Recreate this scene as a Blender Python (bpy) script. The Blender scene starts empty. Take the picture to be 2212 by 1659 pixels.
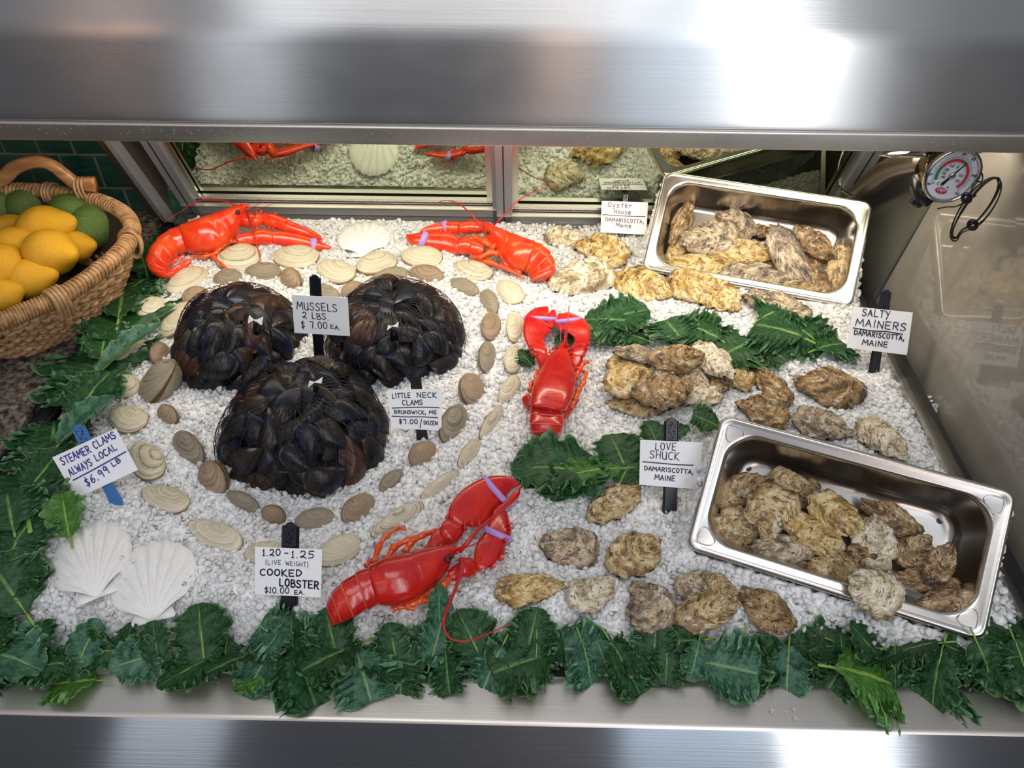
import bpy, math, random
import numpy as np
from mathutils import Vector, Matrix, noise
random.seed(7); rng = np.random.default_rng(7)
sc = bpy.context.scene
COL = sc.collection
# ------------------------------------------------------------------ camera
F = 1660.0; CX, CY = 1106.0, 829.5; CAMZ = 0.70
_dY = Vector((44.0, 1549.5, -F)).normalized()
_dX = Vector((1.0, -0.0166, 0.0)); _dX.z = (_dX.x*_dY.x + _dX.y*_dY.y)/(-_dY.z); _dX.normalize()
_dZ = _dX.cross(_dY)
RC = Matrix((_dX, _dY, _dZ))            # camera space -> world
CAM = Vector((0, 0, CAMZ))
cam_data = bpy.data.cameras.new('camera'); cam_data.sensor_width = 36.0; cam_data.lens = 36.0*F/2212.0
cam_data.clip_start = 0.01; cam_data.clip_end = 50
cam = bpy.data.objects.new('camera', cam_data); COL.objects.link(cam)
cam.matrix_world = Matrix.Translation(CAM) @ RC.to_4x4()
sc.camera = cam
def ray(px, py): return RC @ Vector(((px-CX)/F, -(py-CY)/F, -1.0))
def P(px, py, z=0.0):
    d = ray(px, py); return CAM + d*((z-CAMZ)/d.z)
def PY(px, py, y):
    d = ray(px, py); return CAM + d*(y/d.y)
def PD(px, py, depth): return CAM + ray(px, py)*depth
def PPL(px, py, p0, n):
    d = ray(px, py); return CAM + d*((p0-CAM).dot(n)/d.dot(n))
def proj(p):
    q = RC.transposed() @ (Vector(p)-CAM); return (CX + F*q.x/-q.z, CY - F*q.y/-q.z, -q.z)
# ------------------------------------------------------------------ world, lights, exposure
w = bpy.data.worlds.new('world'); sc.world = w; w.use_nodes = True
wn = w.node_tree; wn.nodes.clear()
wo = wn.nodes.new('ShaderNodeOutputWorld'); wb = wn.nodes.new('ShaderNodeBackground')
wtc = wn.nodes.new('ShaderNodeTexCoord'); wsx = wn.nodes.new('ShaderNodeSeparateXYZ'); wr = wn.nodes.new('ShaderNodeValToRGB')
wr.color_ramp.elements[0].position = 0.46; wr.color_ramp.elements[0].color = (.035, .036, .04, 1)
wr.color_ramp.elements[1].position = 0.9; wr.color_ramp.elements[1].color = (.36, .37, .40, 1)
wm = wn.nodes.new('ShaderNodeMath'); wm.operation = 'MULTIPLY_ADD'; wm.inputs[1].default_value = .5; wm.inputs[2].default_value = .5
wn.links.new(wtc.outputs['Generated'], wsx.inputs[0]); wn.links.new(wsx.outputs['Z'], wm.inputs[0]); wn.links.new(wm.outputs[0], wr.inputs[0])
wn.links.new(wr.outputs[0], wb.inputs[0]); wn.links.new(wb.outputs[0], wo.inputs[0]); wb.inputs[1].default_value = 1.0
def area(name, loc, target, sx, sy, power, color):
    l = bpy.data.lights.new(name, 'AREA'); l.shape = 'RECTANGLE'; l.size = sx; l.size_y = sy; l.energy = power; l.color = color
    o = bpy.data.objects.new(name, l); COL.objects.link(o); o.location = loc
    o.rotation_euler = (Vector(target)-Vector(loc)).to_track_quat('-Z', 'Y').to_euler()
    return o
area('shop_window', (1.22, -2.0, 1.55), (.3, .8, .3), .46, 3.0, 30, (.97, .985, 1.0))
area('shop_window_wide', (.70, -2.05, 1.55), (.3, .8, .3), .60, 3.0, 9.5, (.76, .88, 1.0))
area('shop_window_left', (-1.30, -2.0, 1.55), (-.3, .8, .3), .42, 3.0, 5.0, (.90, .94, 1.0))
area('warm_lamp', (.18, -1.9, 1.5), (0, .8, .3), .24, .9, 2.4, (1.0, .66, .50))
area('warm_lamp_left', (-2.05, -1.9, 2.2), (-.5, .8, .3), .35, .6, 2.6, (1.0, .62, .42))
area('ceiling_light', (-.2, -.1, 2.2), (0, .7, 0), 1.5, .8, 12, (1.0, .985, .96))
area('case_light', (0.0, .90, .289), (0.0, 1.0, 0), 1.15, .06, 3.7, (1.0, .88, .70))
vs = sc.view_settings; vs.view_transform = 'Standard'; vs.look = 'None'; vs.exposure = -0.13; vs.gamma = 1.0; vs.use_curve_mapping = False
# ------------------------------------------------------------------ mesh / object helpers
def mk(name, V, Fc, mat, parent=None, smooth=True, uv=None, origin=None):
    me = bpy.data.meshes.new(name)
    V = np.asarray([tuple(v) for v in V] if not isinstance(V, np.ndarray) else V, dtype=float)
    o = bpy.data.objects.new(name, me)
    off = np.zeros(3)
    if parent is not None:
        o.parent = parent
        off = np.array(tuple(parent.get('_loc', (0, 0, 0))), dtype=float)
    elif origin is not None:
        off = np.array(tuple(origin)); o.location = origin
    me.from_pydata((V-off).tolist(), [], [tuple(int(i) for i in f) for f in Fc])
    if uv is not None:
        ul = me.uv_layers.new(name='UVMap')
        li = np.empty(len(me.loops), dtype=np.int32); me.loops.foreach_get('vertex_index', li)
        ul.data.foreach_set('uv', np.asarray(uv, dtype=np.float32)[li].ravel())
    if smooth: me.polygons.foreach_set('use_smooth', [True]*len(me.polygons))
    if mat: me.materials.append(mat)
    COL.objects.link(o); return o
def empty(name, loc):
    o = bpy.data.objects.new(name, None); COL.objects.link(o); o.location = loc; o.empty_display_size = .01
    o['_loc'] = tuple(loc); return o
def tag(o, label=None, cat=None, group=None, kind=None):
    if label: o['label'] = label
    if cat: o['category'] = cat
    if group: o['group'] = group
    if kind: o['kind'] = kind
    return o
def copy_tree(o, parent=None):
    c = o.copy(); COL.objects.link(c)
    if parent is not None:
        mpi = o.matrix_parent_inverse.copy(); c.parent = parent; c.matrix_parent_inverse = mpi
    for ch in o.children: copy_tree(ch, c)
    return c
def grid_faces(nu, nv, wrap_v=False, off=0, flip=False):
    f = []
    for i in range(nu-1):
        for j in range(nv if wrap_v else nv-1):
            a = i*nv+j; b = i*nv+(j+1) % nv; c = (i+1)*nv+(j+1) % nv; d = (i+1)*nv+j
            f.append((a+off, d+off, c+off, b+off) if flip else (a+off, b+off, c+off, d+off))
    return f
class MB:
    def __init__(s): s.v = []; s.f = []; s.uv = []
    def add(s, V, Fc, uv=None):
        o = len(s.v); s.v += [tuple(v) for v in V]; s.f += [tuple(i+o for i in f) for f in Fc]
        s.uv += [tuple(t) for t in uv] if uv is not None else [(0, 0)]*len(V)
    def box(s, lo, hi, M=None):
        x0, y0, z0 = lo; x1, y1, z1 = hi
        V = [Vector(p) for p in ((x0,y0,z0),(x1,y0,z0),(x1,y1,z0),(x0,y1,z0),(x0,y0,z1),(x1,y0,z1),(x1,y1,z1),(x0,y1,z1))]
        if M is not None: V = [M @ v for v in V]
        s.add(V, [(3,2,1,0),(4,5,6,7),(0,1,5,4),(1,2,6,5),(2,3,7,6),(3,0,4,7)])
    def tube(s, pts, r, n=8, caps=True):
        pts = [Vector(p) for p in pts]; m = len(pts)
        rs = r if hasattr(r, '__len__') else [r]*m
        V = []; UV = []; prev = None
        for i, p in enumerate(pts):
            t = (pts[min(i+1, m-1)]-pts[max(i-1, 0)]).normalized()
            if prev is None:
                a = Vector((0, 0, 1)) if abs(t.z) < .9 else Vector((1, 0, 0)); x = t.cross(a).normalized()
            else: x = (prev - t*prev.dot(t)).normalized()
            prev = x; y = t.cross(x)
            for k in range(n):
                an = 2*math.pi*k/n; V.append(p + x*(rs[i]*math.cos(an)) + y*(rs[i]*math.sin(an))); UV.append((k/n, i/max(1, m-1)))
        Fc = grid_faces(m, n, True)
        if caps: Fc += [tuple(range(n))[::-1], tuple(range((m-1)*n, m*n))]
        s.add(V, Fc, UV)
    def build(s, name, mat, parent=None, smooth=True, origin=None):
        return mk(name, s.v, s.f, mat, parent, smooth, s.uv, origin)
def crom(pts, n=8, closed=False):
    pts = [Vector(p) for p in pts]; m = len(pts); out = []
    rngi = range(m if closed else m-1)
    for i in rngi:
        if closed: p0, p1, p2, p3 = pts[(i-1) % m], pts[i], pts[(i+1) % m], pts[(i+2) % m]
        else: p0, p1, p2, p3 = pts[max(i-1, 0)], pts[i], pts[i+1], pts[min(i+2, m-1)]
        for k in range(n):
            t = k/n
            out.append(0.5*((2*p1)+(p2-p0)*t+(2*p0-5*p1+4*p2-p3)*t*t+(3*p1-p0-3*p2+p3)*t**3))
    if not closed: out.append(pts[-1])
    return out
def inpoly(x, y, poly):
    c = False; j = len(poly)-1
    for i in range(len(poly)):
        xi, yi = poly[i][0], poly[i][1]; xj, yj = poly[j][0], poly[j][1]
        if (yi > y) != (yj > y) and x < (xj-xi)*(y-yi)/(yj-yi)+xi: c = not c
        j = i
    return c
# ------------------------------------------------------------------ materials
class NT:
    def __init__(s, name):
        s.m = bpy.data.materials.new(name); s.m.use_nodes = True; s.t = s.m.node_tree; s.t.nodes.clear()
        s.out = s.n('ShaderNodeOutputMaterial'); s.b = s.n('ShaderNodeBsdfPrincipled'); s.l(s.b.outputs[0], s.out.inputs[0])
    def n(s, ty, **k):
        x = s.t.nodes.new(ty)
        for a, v in k.items(): setattr(x, a, v)
        return x
    def l(s, a, b): s.t.links.new(a, b)
    def set(s, **k):
        for a, v in k.items():
            i = s.b.inputs[a.replace('_', ' ')]
            i.default_value = (*v, 1) if isinstance(v, tuple) and len(v) == 3 and i.type == 'RGBA' else v
        return s
    def ramp(s, fac, stops, interp='LINEAR'):
        r = s.n('ShaderNodeValToRGB'); e = r.color_ramp.elements; r.color_ramp.interpolation = interp
        while len(e) < len(stops): e.new(.5)
        for i, (p, c) in enumerate(stops):
            e[i].position = p; e[i].color = (*c, 1) if hasattr(c, '__len__') else (c, c, c, 1)
        s.l(fac, r.inputs[0]); return r.outputs[0]
    def coord(s, kind='Object', scale=(1, 1, 1), rnd=0.0):
        tc = s.n('ShaderNodeTexCoord'); mp = s.n('ShaderNodeMapping'); mp.inputs['Scale'].default_value = scale
        s.l(tc.outputs[kind], mp.inputs[0])
        if rnd:
            oi = s.n('ShaderNodeObjectInfo'); mu = s.n('ShaderNodeMath', operation='MULTIPLY'); mu.inputs[1].default_value = rnd
            s.l(oi.outputs['Random'], mu.inputs[0]); cb = s.n('ShaderNodeCombineXYZ')
            for i in range(3): s.l(mu.outputs[0], cb.inputs[i])
            s.l(cb.outputs[0], mp.inputs['Location'])
        return mp.outputs[0]
    def noise(s, vec, scale=5, detail=3, rough=.5, dist=0.0):
        n = s.n('ShaderNodeTexNoise'); n.inputs['Scale'].default_value = scale; n.inputs['Detail'].default_value = detail
        n.inputs['Roughness'].default_value = rough; n.inputs['Distortion'].default_value = dist
        s.l(vec, n.inputs['Vector']); return n.outputs[0]
    def mix(s, fac, a, b, mode='MIX'):
        x = s.n('ShaderNodeMix', data_type='RGBA', blend_type=mode)
        for i, v in ((0, fac), (6, a), (7, b)):
            if hasattr(v, 'links'): s.l(v, x.inputs[i])
            else: x.inputs[i].default_value = (*v, 1) if isinstance(v, tuple) else v
        return x.outputs[2]
    def math(s, op, a, b=0.0, c=None):
        x = s.n('ShaderNodeMath', operation=op)
        for i, v in enumerate((a, b) if c is None else (a, b, c)):
            if hasattr(v, 'links'): s.l(v, x.inputs[i])
            else: x.inputs[i].default_value = v
        return x.outputs[0]
    def bump(s, h, strength=.3, dist=.001):
        b = s.n('ShaderNodeBump'); b.inputs['Strength'].default_value = strength; b.inputs['Distance'].default_value = dist
        s.l(h, b.inputs['Height']); s.l(b.outputs[0], s.b.inputs['Normal'])
    def col(s, c): s.l(c, s.b.inputs['Base Color'])
    def rnd(s): return s.n('ShaderNodeObjectInfo').outputs['Random']
    def sep(s, v):
        x = s.n('ShaderNodeSeparateXYZ'); s.l(v, x.inputs[0]); return x.outputs
def simple(name, c, rough=.5, **k):
    t = NT(name); t.set(Base_Color=c, Roughness=rough, **k); return t.m
def brushed(name, c, rough, aniso=.85, sc_=(3, 700, 700), bs=.12):
    t = NT(name); t.set(Metallic=1.0, Roughness=rough, Anisotropic=aniso, Anisotropic_Rotation=.25)
    n = t.noise(t.coord('Object', sc_), 1.0, 2, .6)
    n2 = t.noise(t.coord('Object', (4, 7, 7)), 1.0, 3, .6)
    t.col(t.mix(t.math('MULTIPLY', n, .35), c, tuple(x*.62 for x in c)))
    t.l(t.ramp(n2, [(.3, rough*.85), (.7, rough*1.2)]), t.b.inputs['Roughness'])
    tg = t.n('ShaderNodeTangent', direction_type='UV_MAP'); tg.uv_map = 'UVMap'; t.l(tg.outputs[0], t.b.inputs['Tangent'])
    t.bump(n, bs, .0004); return t.m
M = {}
M['hood'] = brushed('brushed_steel', (.56, .565, .575), .27, .93)
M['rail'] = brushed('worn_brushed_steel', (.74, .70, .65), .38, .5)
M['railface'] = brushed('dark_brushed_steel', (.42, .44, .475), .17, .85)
M['pan'] = brushed('pan_steel', (.68, .65, .62), .22, .3, (40, 300, 300), .05)
M['alu'] = simple('grey_aluminium', (.26, .27, .30), .35, Metallic=.5)
M['alu_light'] = simple('bright_aluminium', (.62, .60, .55), .3, Metallic=1.0)
M['mirror'] = simple('mirrored_glass', (.50, .55, .43), .02, Metallic=1.0)
M['black'] = simple('black_plastic', (.006, .008, .014), .28)
M['blue'] = simple('blue_plastic', (.05, .16, .42), .3)
M['liner'] = simple('black_liner', (.008, .008, .012), .5)
M['card'] = simple('white_card', (.86, .87, .90), .55)
M['ink'] = simple('black_marker_ink', (.008, .008, .035), .5)
M['ink_blue'] = simple('blue_marker_ink', (.05, .04, .32), .5)
M['ink_brown'] = simple('brown_marker_ink', (.14, .075, .07), .5)
M['band'] = simple('lilac_rubber', (.42, .27, .62), .42)
M['eye'] = simple('lobster_eye', (.035, .018, .012), .2)
M['white'] = simple('white_plastic', (.85, .87, .92), .3)
M['brass'] = simple('brown_brass', (.22, .17, .09), .22, Metallic=1.0)
M['chrome'] = simple('chrome', (.6, .6, .6), .12, Metallic=1.0)
M['dark_steel'] = simple('dark_steel', (.16, .13, .10), .38, Metallic=.8)
M['dial'] = simple('dial_white', (.74, .78, .85), .35)
M['red'] = simple('dial_red', (.62, .03, .06), .4)
M['green'] = simple('dial_green', (.02, .22, .07), .4)
M['wire'] = simple('wire', (.05, .045, .035), .25, Metallic=.9)
M['grout'] = simple('grout', (.19, .18, .13), .8)
M['sticker'] = simple('pink_sticker', (.75, .16, .33), .4)
M['post'] = simple('brown_steel_post', (.24, .19, .15), .42, Metallic=.85)
M['wood'] = simple('wood_floor', (.10, .055, .035), .6)
# ice
t = NT('crushed_ice'); t.set(Roughness=.14, IOR=1.31, Specular_IOR_Level=.8, Subsurface_Weight=1.0, Subsurface_Radius=(1.0, 1.0, 1.0), Subsurface_Scale=.006, Transmission_Weight=.15)
n = t.noise(t.coord('Object', (1, 1, 1)), 70, 2); t.col(t.ramp(n, [(.3, (.84, .87, .90)), (.7, (.98, .985, .99))]))
t.bump(t.noise(t.coord('Object'), 420, 2), .35, .001); M['ice'] = t.m
t = NT('packed_ice'); t.set(Roughness=.3, IOR=1.31, Specular_IOR_Level=.5)
n = t.noise(t.coord('Object'), 160, 3); t.col(t.ramp(n, [(.3, (.70, .71, .73)), (.65, (.92, .925, .93))]))
vo = t.n('ShaderNodeTexVoronoi', feature='SMOOTH_F1'); vo.inputs['Scale'].default_value = 150; t.l(t.coord('Object'), vo.inputs['Vector'])
t.bump(t.math('SUBTRACT', t.math('MULTIPLY', n, .4), vo.outputs['Distance']), 1.0, .006); M['ice_base'] = t.m
# drop
M['water'] = simple('water_drop', (.9, .92, .95), .02, Transmission_Weight=.85, IOR=1.33)
# right wall : beige-grey panel behind glossy glass
t = NT('glazed_grey_panel'); t.set(Roughness=.5, Coat_Weight=1.0, Coat_Roughness=.035, Coat_IOR=1.75, Specular_IOR_Level=.2)
n = t.noise(t.coord('Object', (5, 5, 3)), 1.5, 4, .6); t.col(t.ramp(n, [(.3, (.20, .185, .165)), (.7, (.34, .32, .29))])); M['panel'] = t.m
# granite
t = NT('dark_granite'); t.set(Roughness=.22)
c = t.coord('Object'); n = t.noise(c, 95, 5, .7); n2 = t.noise(c, 30, 3)
t.col(t.mix(t.ramp(n2, [(.4, 0.0), (.62, 1.0)]), t.ramp(n, [(.36, (.012, .012, .014)), (.5, (.10, .085, .075)), (.62, (.30, .24, .20)), (.7, (.05, .045, .04))]), t.ramp(n, [(.4, (.02, .02, .022)), (.6, (.16, .13, .12))])))
t.bump(n, .1, .0005); M['granite'] = t.m
# tiles
t = NT('green_glazed_tile'); t.set(Roughness=.12, Coat_Weight=.5)
r = t.rnd(); n = t.noise(t.coord('Object', (14, 14, 60), 9), 1.6, 4, .6)
base = t.ramp(r, [(0, (.004, .045, .042)), (.35, (.012, .075, .055)), (.7, (.018, .06, .035)), (1, (.01, .025, .05))])
t.col(t.mix(t.ramp(n, [(.35, 0.0), (.7, .75)]), base, (.05, .11, .09), 'MIX')); t.bump(n, .35, .003); M['tile'] = t.m
# lobster
def lob(name, a, b, dark):
    t = NT(name); t.set(Roughness=.23, Coat_Weight=.35, Coat_Roughness=.1, Subsurface_Weight=.08, Subsurface_Radius=(.004, .001, .001), Subsurface_Scale=1.0)
    c = t.coord('Object'); n = t.noise(c, 38, 4, .6); sp = t.noise(c, 420, 2)
    uv = t.sep(t.coord('UV')); v = uv[1]
    g = t.n('ShaderNodeNewGeometry'); nz = t.sep(g.outputs['Normal'])[2]
    base = t.mix(t.ramp(n, [(.35, 0.0), (.68, 1.0)]), a, b)
    base = t.mix(t.ramp(sp, [(.33, .4), (.43, 0.0)]), base, dark)
    base = t.mix(t.ramp(v, [(.0, 0.0), (.93, 0.0), (.975, .75), (1, .2)]), base, (.85, .33, .12))
    t.col(base); t.bump(t.noise(c, 300, 3), .18, .0012); return t.m
M['lob_red'] = lob('cooked_lobster_red', (.47, .005, .010), (.64, .022, .008), (.24, .004, .006))
M['lob_orange'] = lob('cooked_lobster_orange', (.70, .022, .008), (.80, .085, .012), (.55, .02, .008))
M['lob_leg'] = lob('lobster_leg_orange', (.78, .055, .010), (.72, .12, .015), (.5, .02, .01))
t = NT('antenna_red'); t.set(Base_Color=(.50, .012, .012), Roughness=.3); M['antenna'] = t.m
# clams: bands run with uv.v (growth), rnd picks shade
def shellmat(name, ramps, bands, rough, bumps, rim=(.16, .09, .05), blot=.5):
    t = NT(name); t.set(Roughness=rough)
    uvc = t.coord('UV', (1, 1, 1), 13); uv = t.sep(t.coord('UV'))
    c = t.coord('Object', (1, 1, 1), 5); lump = t.noise(c, 5, 3)
    tt = t.math('ADD', uv[1], t.math('MULTIPLY', lump, .035))
    cb = t.n('ShaderNodeCombineXYZ'); t.l(tt, cb.inputs[1]); r = t.rnd(); t.l(t.math('MULTIPLY', r, 37), cb.inputs[2])
    n = t.noise(cb.outputs[0], bands, 5, .8)
    f = t.math('ADD', t.math('MULTIPLY', r, .14), t.math('MULTIPLY_ADD', n, 2.6, -.85))
    base = t.ramp(f, ramps)
    bl = t.noise(c, 6, 4, .6)
    base = t.mix(t.ramp(bl, [(.45, 0.0), (.7, blot)]), base, ramps[-1][1])
    base = t.mix(t.ramp(uv[1], [(.0, 0.0), (.955, 0.0), (.985, 1.0)]), base, rim)
    t.col(base); t.bump(t.math('ADD', n, t.math('MULTIPLY', t.noise(c, 60, 3), .3)), bumps, .0015); return t.m
M['littleneck'] = shellmat('grey_littleneck_shell', [(.28, (.10, .085, .06)), (.42, (.26, .22, .16)), (.52, (.36, .32, .23)), (.6, (.17, .14, .10)), (.7, (.48, .42, .28)), (.8, (.30, .24, .17))], 20, .33, .7)
M['little_brown'] = shellmat('brown_littleneck_shell', [(.28, (.14, .09, .055)), (.42, (.28, .19, .12)), (.52, (.38, .28, .18)), (.6, (.22, .15, .10)), (.7, (.45, .34, .22)), (.8, (.34, .24, .16))], 18, .35, .6)
M['steamer'] = shellmat('cream_steamer_shell', [(.25, (.25, .20, .12)), (.38, (.52, .46, .33)), (.5, (.66, .60, .45)), (.58, (.44, .38, .26)), (.68, (.72, .67, .53)), (.8, (.70, .64, .50))], 12, .38, .5, (.20, .12, .05))
def oystermat(name, r4, dark):
    t = NT(name); t.set(Roughness=.27, Specular_IOR_Level=.5)
    c = t.coord('Object', (1, 1, 1), 11); uv = t.sep(t.coord('UV')); lump = t.noise(c, 2.6, 4, .6)
    ob = t.sep(t.coord('Object')); gx = t.math('ADD', ob[0], .46); g_ = t.math('SQRT', t.math('ADD', t.math('MULTIPLY', gx, gx), t.math('MULTIPLY', ob[1], t.math('MULTIPLY', ob[1], 1.3))))
    ay = t.math('MULTIPLY', t.math('ARCTAN2', ob[1], gx), .14)
    cb = t.n('ShaderNodeCombineXYZ'); t.l(t.math('ADD', g_, t.math('MULTIPLY', lump, .30)), cb.inputs[1]); t.l(ay, cb.inputs[0]); t.l(t.math('MULTIPLY', t.rnd(), 31), cb.inputs[2])
    n = t.noise(cb.outputs[0], 7, 5, .66, .25); n2 = t.noise(c, 2.2, 4, .6, .5); n3 = t.noise(c, 6, 4, .7, .4); fine = t.noise(cb.outputs[0], 24, 3, .6, .15)
    f = t.math('MULTIPLY_ADD', t.math('ADD', t.math('MULTIPLY', n, .62), t.math('MULTIPLY', n2, .38)), 2.3, -.67)
    base = t.ramp(f, r4)
    base = t.mix(t.ramp(fine, [(.38, .9), (.445, 0.0)]), base, dark)
    base = t.mix(t.ramp(n3, [(.31, .9), (.39, 0.0)]), base, dark)
    base = t.mix(t.ramp(n3, [(.56, 0.0), (.64, .75)]), base, (.74, .69, .58))
    base = t.mix(t.ramp(uv[1], [(.90, 0.0), (.985, .5)]), base, dark)
    t.col(base); t.bump(t.math('ADD', t.math('ADD', n, t.math('MULTIPLY', fine, .45)), t.math('MULTIPLY', n3, .10)), 1.0, .0032); return t.m
K_ = [.22, .38, .50, .62, .78]
def om(nm, cs, dk): return oystermat(nm, list(zip(K_, cs)), dk)
M['oyster_tan'] = om('tan_oyster_shell', [(0.140, 0.085, 0.034), (0.356, 0.230, 0.093), (0.540, 0.380, 0.178), (0.713, 0.560, 0.323), (0.389, 0.240, 0.085)], (0.059, 0.038, 0.017))
M['oyster_gold'] = om('golden_oyster_shell', [(0.179, 0.108, 0.034), (0.441, 0.265, 0.076), (0.630, 0.431, 0.153), (0.756, 0.608, 0.340), (0.525, 0.265, 0.051)], (0.089, 0.059, 0.019))
M['oyster_brown'] = om('brown_oyster_shell', [(.06, .035, .016), (.18, .10, .035), (.33, .19, .075), (.48, .34, .17), (.28, .13, .03)], (.03, .02, .011))
M['oyster_grey'] = om('grey_oyster_shell', [(0.099, 0.071, 0.050), (0.242, 0.184, 0.126), (0.418, 0.316, 0.207), (0.638, 0.510, 0.360), (0.330, 0.214, 0.099)], (0.055, 0.041, 0.032))
M['oyster_pale'] = om('pale_oyster_shell', [(.26, .19, .11), (.55, .44, .28), (.74, .65, .48), (.84, .78, .66), (.56, .40, .18)], (.13, .10, .06))
# mussels
t = NT('blue_black_mussel'); t.set(Roughness=.30, Specular_IOR_Level=.32)
c = t.coord('Object', (1, 1, 1), 7); uv = t.sep(t.coord('UV')); n = t.noise(c, 2.2, 4, .6); n2 = t.noise(c, 18, 3, .6)
cb = t.n('ShaderNodeCombineXYZ'); t.l(uv[1], cb.inputs[1]); t.l(t.rnd(), cb.inputs[2]); nb = t.noise(cb.outputs[0], 26, 3, .7)
r = t.rnd(); base = t.ramp(r, [(0, (.003, .004, .009)), (.4, (.006, .006, .010)), (.65, (.012, .009, .008)), (.82, (.030, .020, .010)), (1, (.065, .022, .011))])
base = t.mix(t.ramp(n, [(.5, 0.0), (.68, .55)]), base, (.010, .020, .065)); base = t.mix(t.ramp(n, [(.3, .6), (.42, 0.0)]), base, (.055, .036, .016))
base = t.mix(t.ramp(n2, [(.60, 0.0), (.74, .5)]), base, (.16, .15, .14)); base = t.mix(t.ramp(uv[1], [(0, .7), (.13, 0.0)]), base, (.36, .30, .28))
t.col(base); t.bump(t.math('ADD', nb, n2), .35, .001); M['mussel'] = t.m
M['net'] = simple('black_net', (.004, .004, .006), .3)
# scallop
t = NT('white_scallop_shell'); t.set(Roughness=.45); n = t.noise(t.coord('Object', (1, 1, 1), 4), 30, 4); uv = t.sep(t.coord('UV'))
nb = t.noise(t.coord('UV', (30, 3, 1)), 2.0, 3)
t.col(t.mix(t.ramp(n, [(.6, 0.0), (.72, .5)]), t.ramp(nb, [(.35, (.82, .80, .77)), (.6, (.88, .88, .89))]), (.80, .66, .52))); t.bump(n, .1, .001); M['scallop'] = t.m
# kale
def kale(name, c1, c2, c3, vein):
    t = NT(name); t.set(Roughness=.42, Specular_IOR_Level=.4, Subsurface_Weight=.0)
    uv = t.sep(t.coord('UV')); c = t.coord('Object', (1, 1, 1), 6); n = t.noise(c, 30, 3); n2 = t.noise(c, 7, 2)
    base = t.ramp(n, [(.3, c1), (.6, c2)]); base = t.mix(t.ramp(n2, [(.42, 0.0), (.68, .8)]), base, c3)
    g = t.n('ShaderNodeNewGeometry'); base = t.mix(t.math('MULTIPLY', g.outputs['Backfacing'], .75), base, tuple(min(1, x*1.6+.05) for x in c3))
    # veins: side branches from the midrib, uv.x across (-1..1 -> 0..1), uv.y along
    ax = t.math('ABSOLUTE', t.math('SUBTRACT', uv[0], .5)); ph = t.math('SUBTRACT', t.math('MULTIPLY', uv[1], 9.0), t.math('MULTIPLY', ax, 7.5))
    ph = t.math('ADD', ph, t.math('MULTIPLY', n2, .9)); fr = t.math('ABSOLUTE', t.math('SUBTRACT', t.math('FRACT', ph), .5))
    vm = t.ramp(fr, [(0, 1.0), (.035, .9), (.075, 0.0)]); mid = t.ramp(ax, [(0, 1.0), (.016, 1.0), (.035, 0.0)])
    base = t.mix(t.math('MULTIPLY', vm, .42), base, vein); base = t.mix(mid, base, vein)
    base = t.mix(t.ramp(ax, [(.455, 0.0), (.497, .8)]), base, (.17, .32, .14))
    t.col(base); t.bump(t.math('SUBTRACT', n, vm), .4, .001)
    tr = t.n('ShaderNodeBsdfTranslucent'); t.l(base, tr.inputs[0]); mx = t.n('ShaderNodeMixShader'); mx.inputs[0].default_value = .13
    t.l(t.b.outputs[0], mx.inputs[1]); t.l(tr.outputs[0], mx.inputs[2]); t.l(mx.outputs[0], t.out.inputs[0]); return t.m
M['kale_dark'] = kale('dark_kale', (.005, .036, .012), (.012, .066, .018), (.026, .105, .032), (.10, .21, .07))
M['kale_blue'] = kale('blue_green_kale', (.012, .062, .034), (.030, .12, .066), (.09, .23, .14), (.20, .34, .18))
M['kale_bright'] = kale('bright_kale', (.025, .10, .012), (.05, .17, .022), (.09, .25, .05), (.30, .45, .10))
t = NT('kale_stem'); n = t.noise(t.coord('Object', (1, 1, 1), 4), 60, 2); t.set(Roughness=.4); t.col(t.ramp(n, [(.3, (.14, .27, .03)), (.7, (.27, .42, .08))])); M['stem'] = t.m
# fruit
def fruit(name, a, b, s=130):
    t = NT(name); t.set(Roughness=.33, Subsurface_Weight=.1, Subsurface_Radius=(.01, .006, .002), Subsurface_Scale=1.0)
    c = t.coord('Object', (1, 1, 1), 5); t.col(t.ramp(t.noise(c, 22, 3), [(.35, a), (.65, b)])); t.bump(t.noise(c, s, 2), .5, .0012); return t.m
M['lemon'] = fruit('lemon_peel', (.80, .37, .010), (.90, .52, .03), 260)
M['lime'] = fruit('green_peel', (.05, .10, .018), (.15, .24, .05))
# wicker
t = NT('wicker'); c = t.coord('Object', (1, 1, 1), 3); n = t.noise(c, 60, 4, .6); r = t.rnd(); t.set(Roughness=.5)
t.col(t.mix(t.ramp(r, [(0, 0.0), (1, .4)]), t.ramp(n, [(.32, (.13, .055, .02)), (.5, (.33, .16, .065)), (.66, (.55, .34, .17))]), (.60, .40, .22))); t.bump(n, .3, .001); M['wicker'] = t.m
t = NT('wicker_wrap'); n = t.noise(t.coord('Object'), 90, 3); t.set(Roughness=.45); t.col(t.ramp(n, [(.3, (.22, .10, .035)), (.65, (.50, .29, .13))])); t.bump(n, .3, .001); M['wrap'] = t.m
t = NT('handle_wood'); n = t.noise(t.coord('Object', (20, 90, 90)), 1.5, 3); t.set(Roughness=.35); t.col(t.ramp(n, [(.3, (.34, .14, .05)), (.65, (.55, .27, .11))])); M['handle'] = t.m
M['corner'] = simple('grey_green_steel', (.20, .20, .17), .4, Metallic=.5)
M['dark_in'] = simple('dark_basket_inside', (.03, .018, .01), .8)
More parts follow.
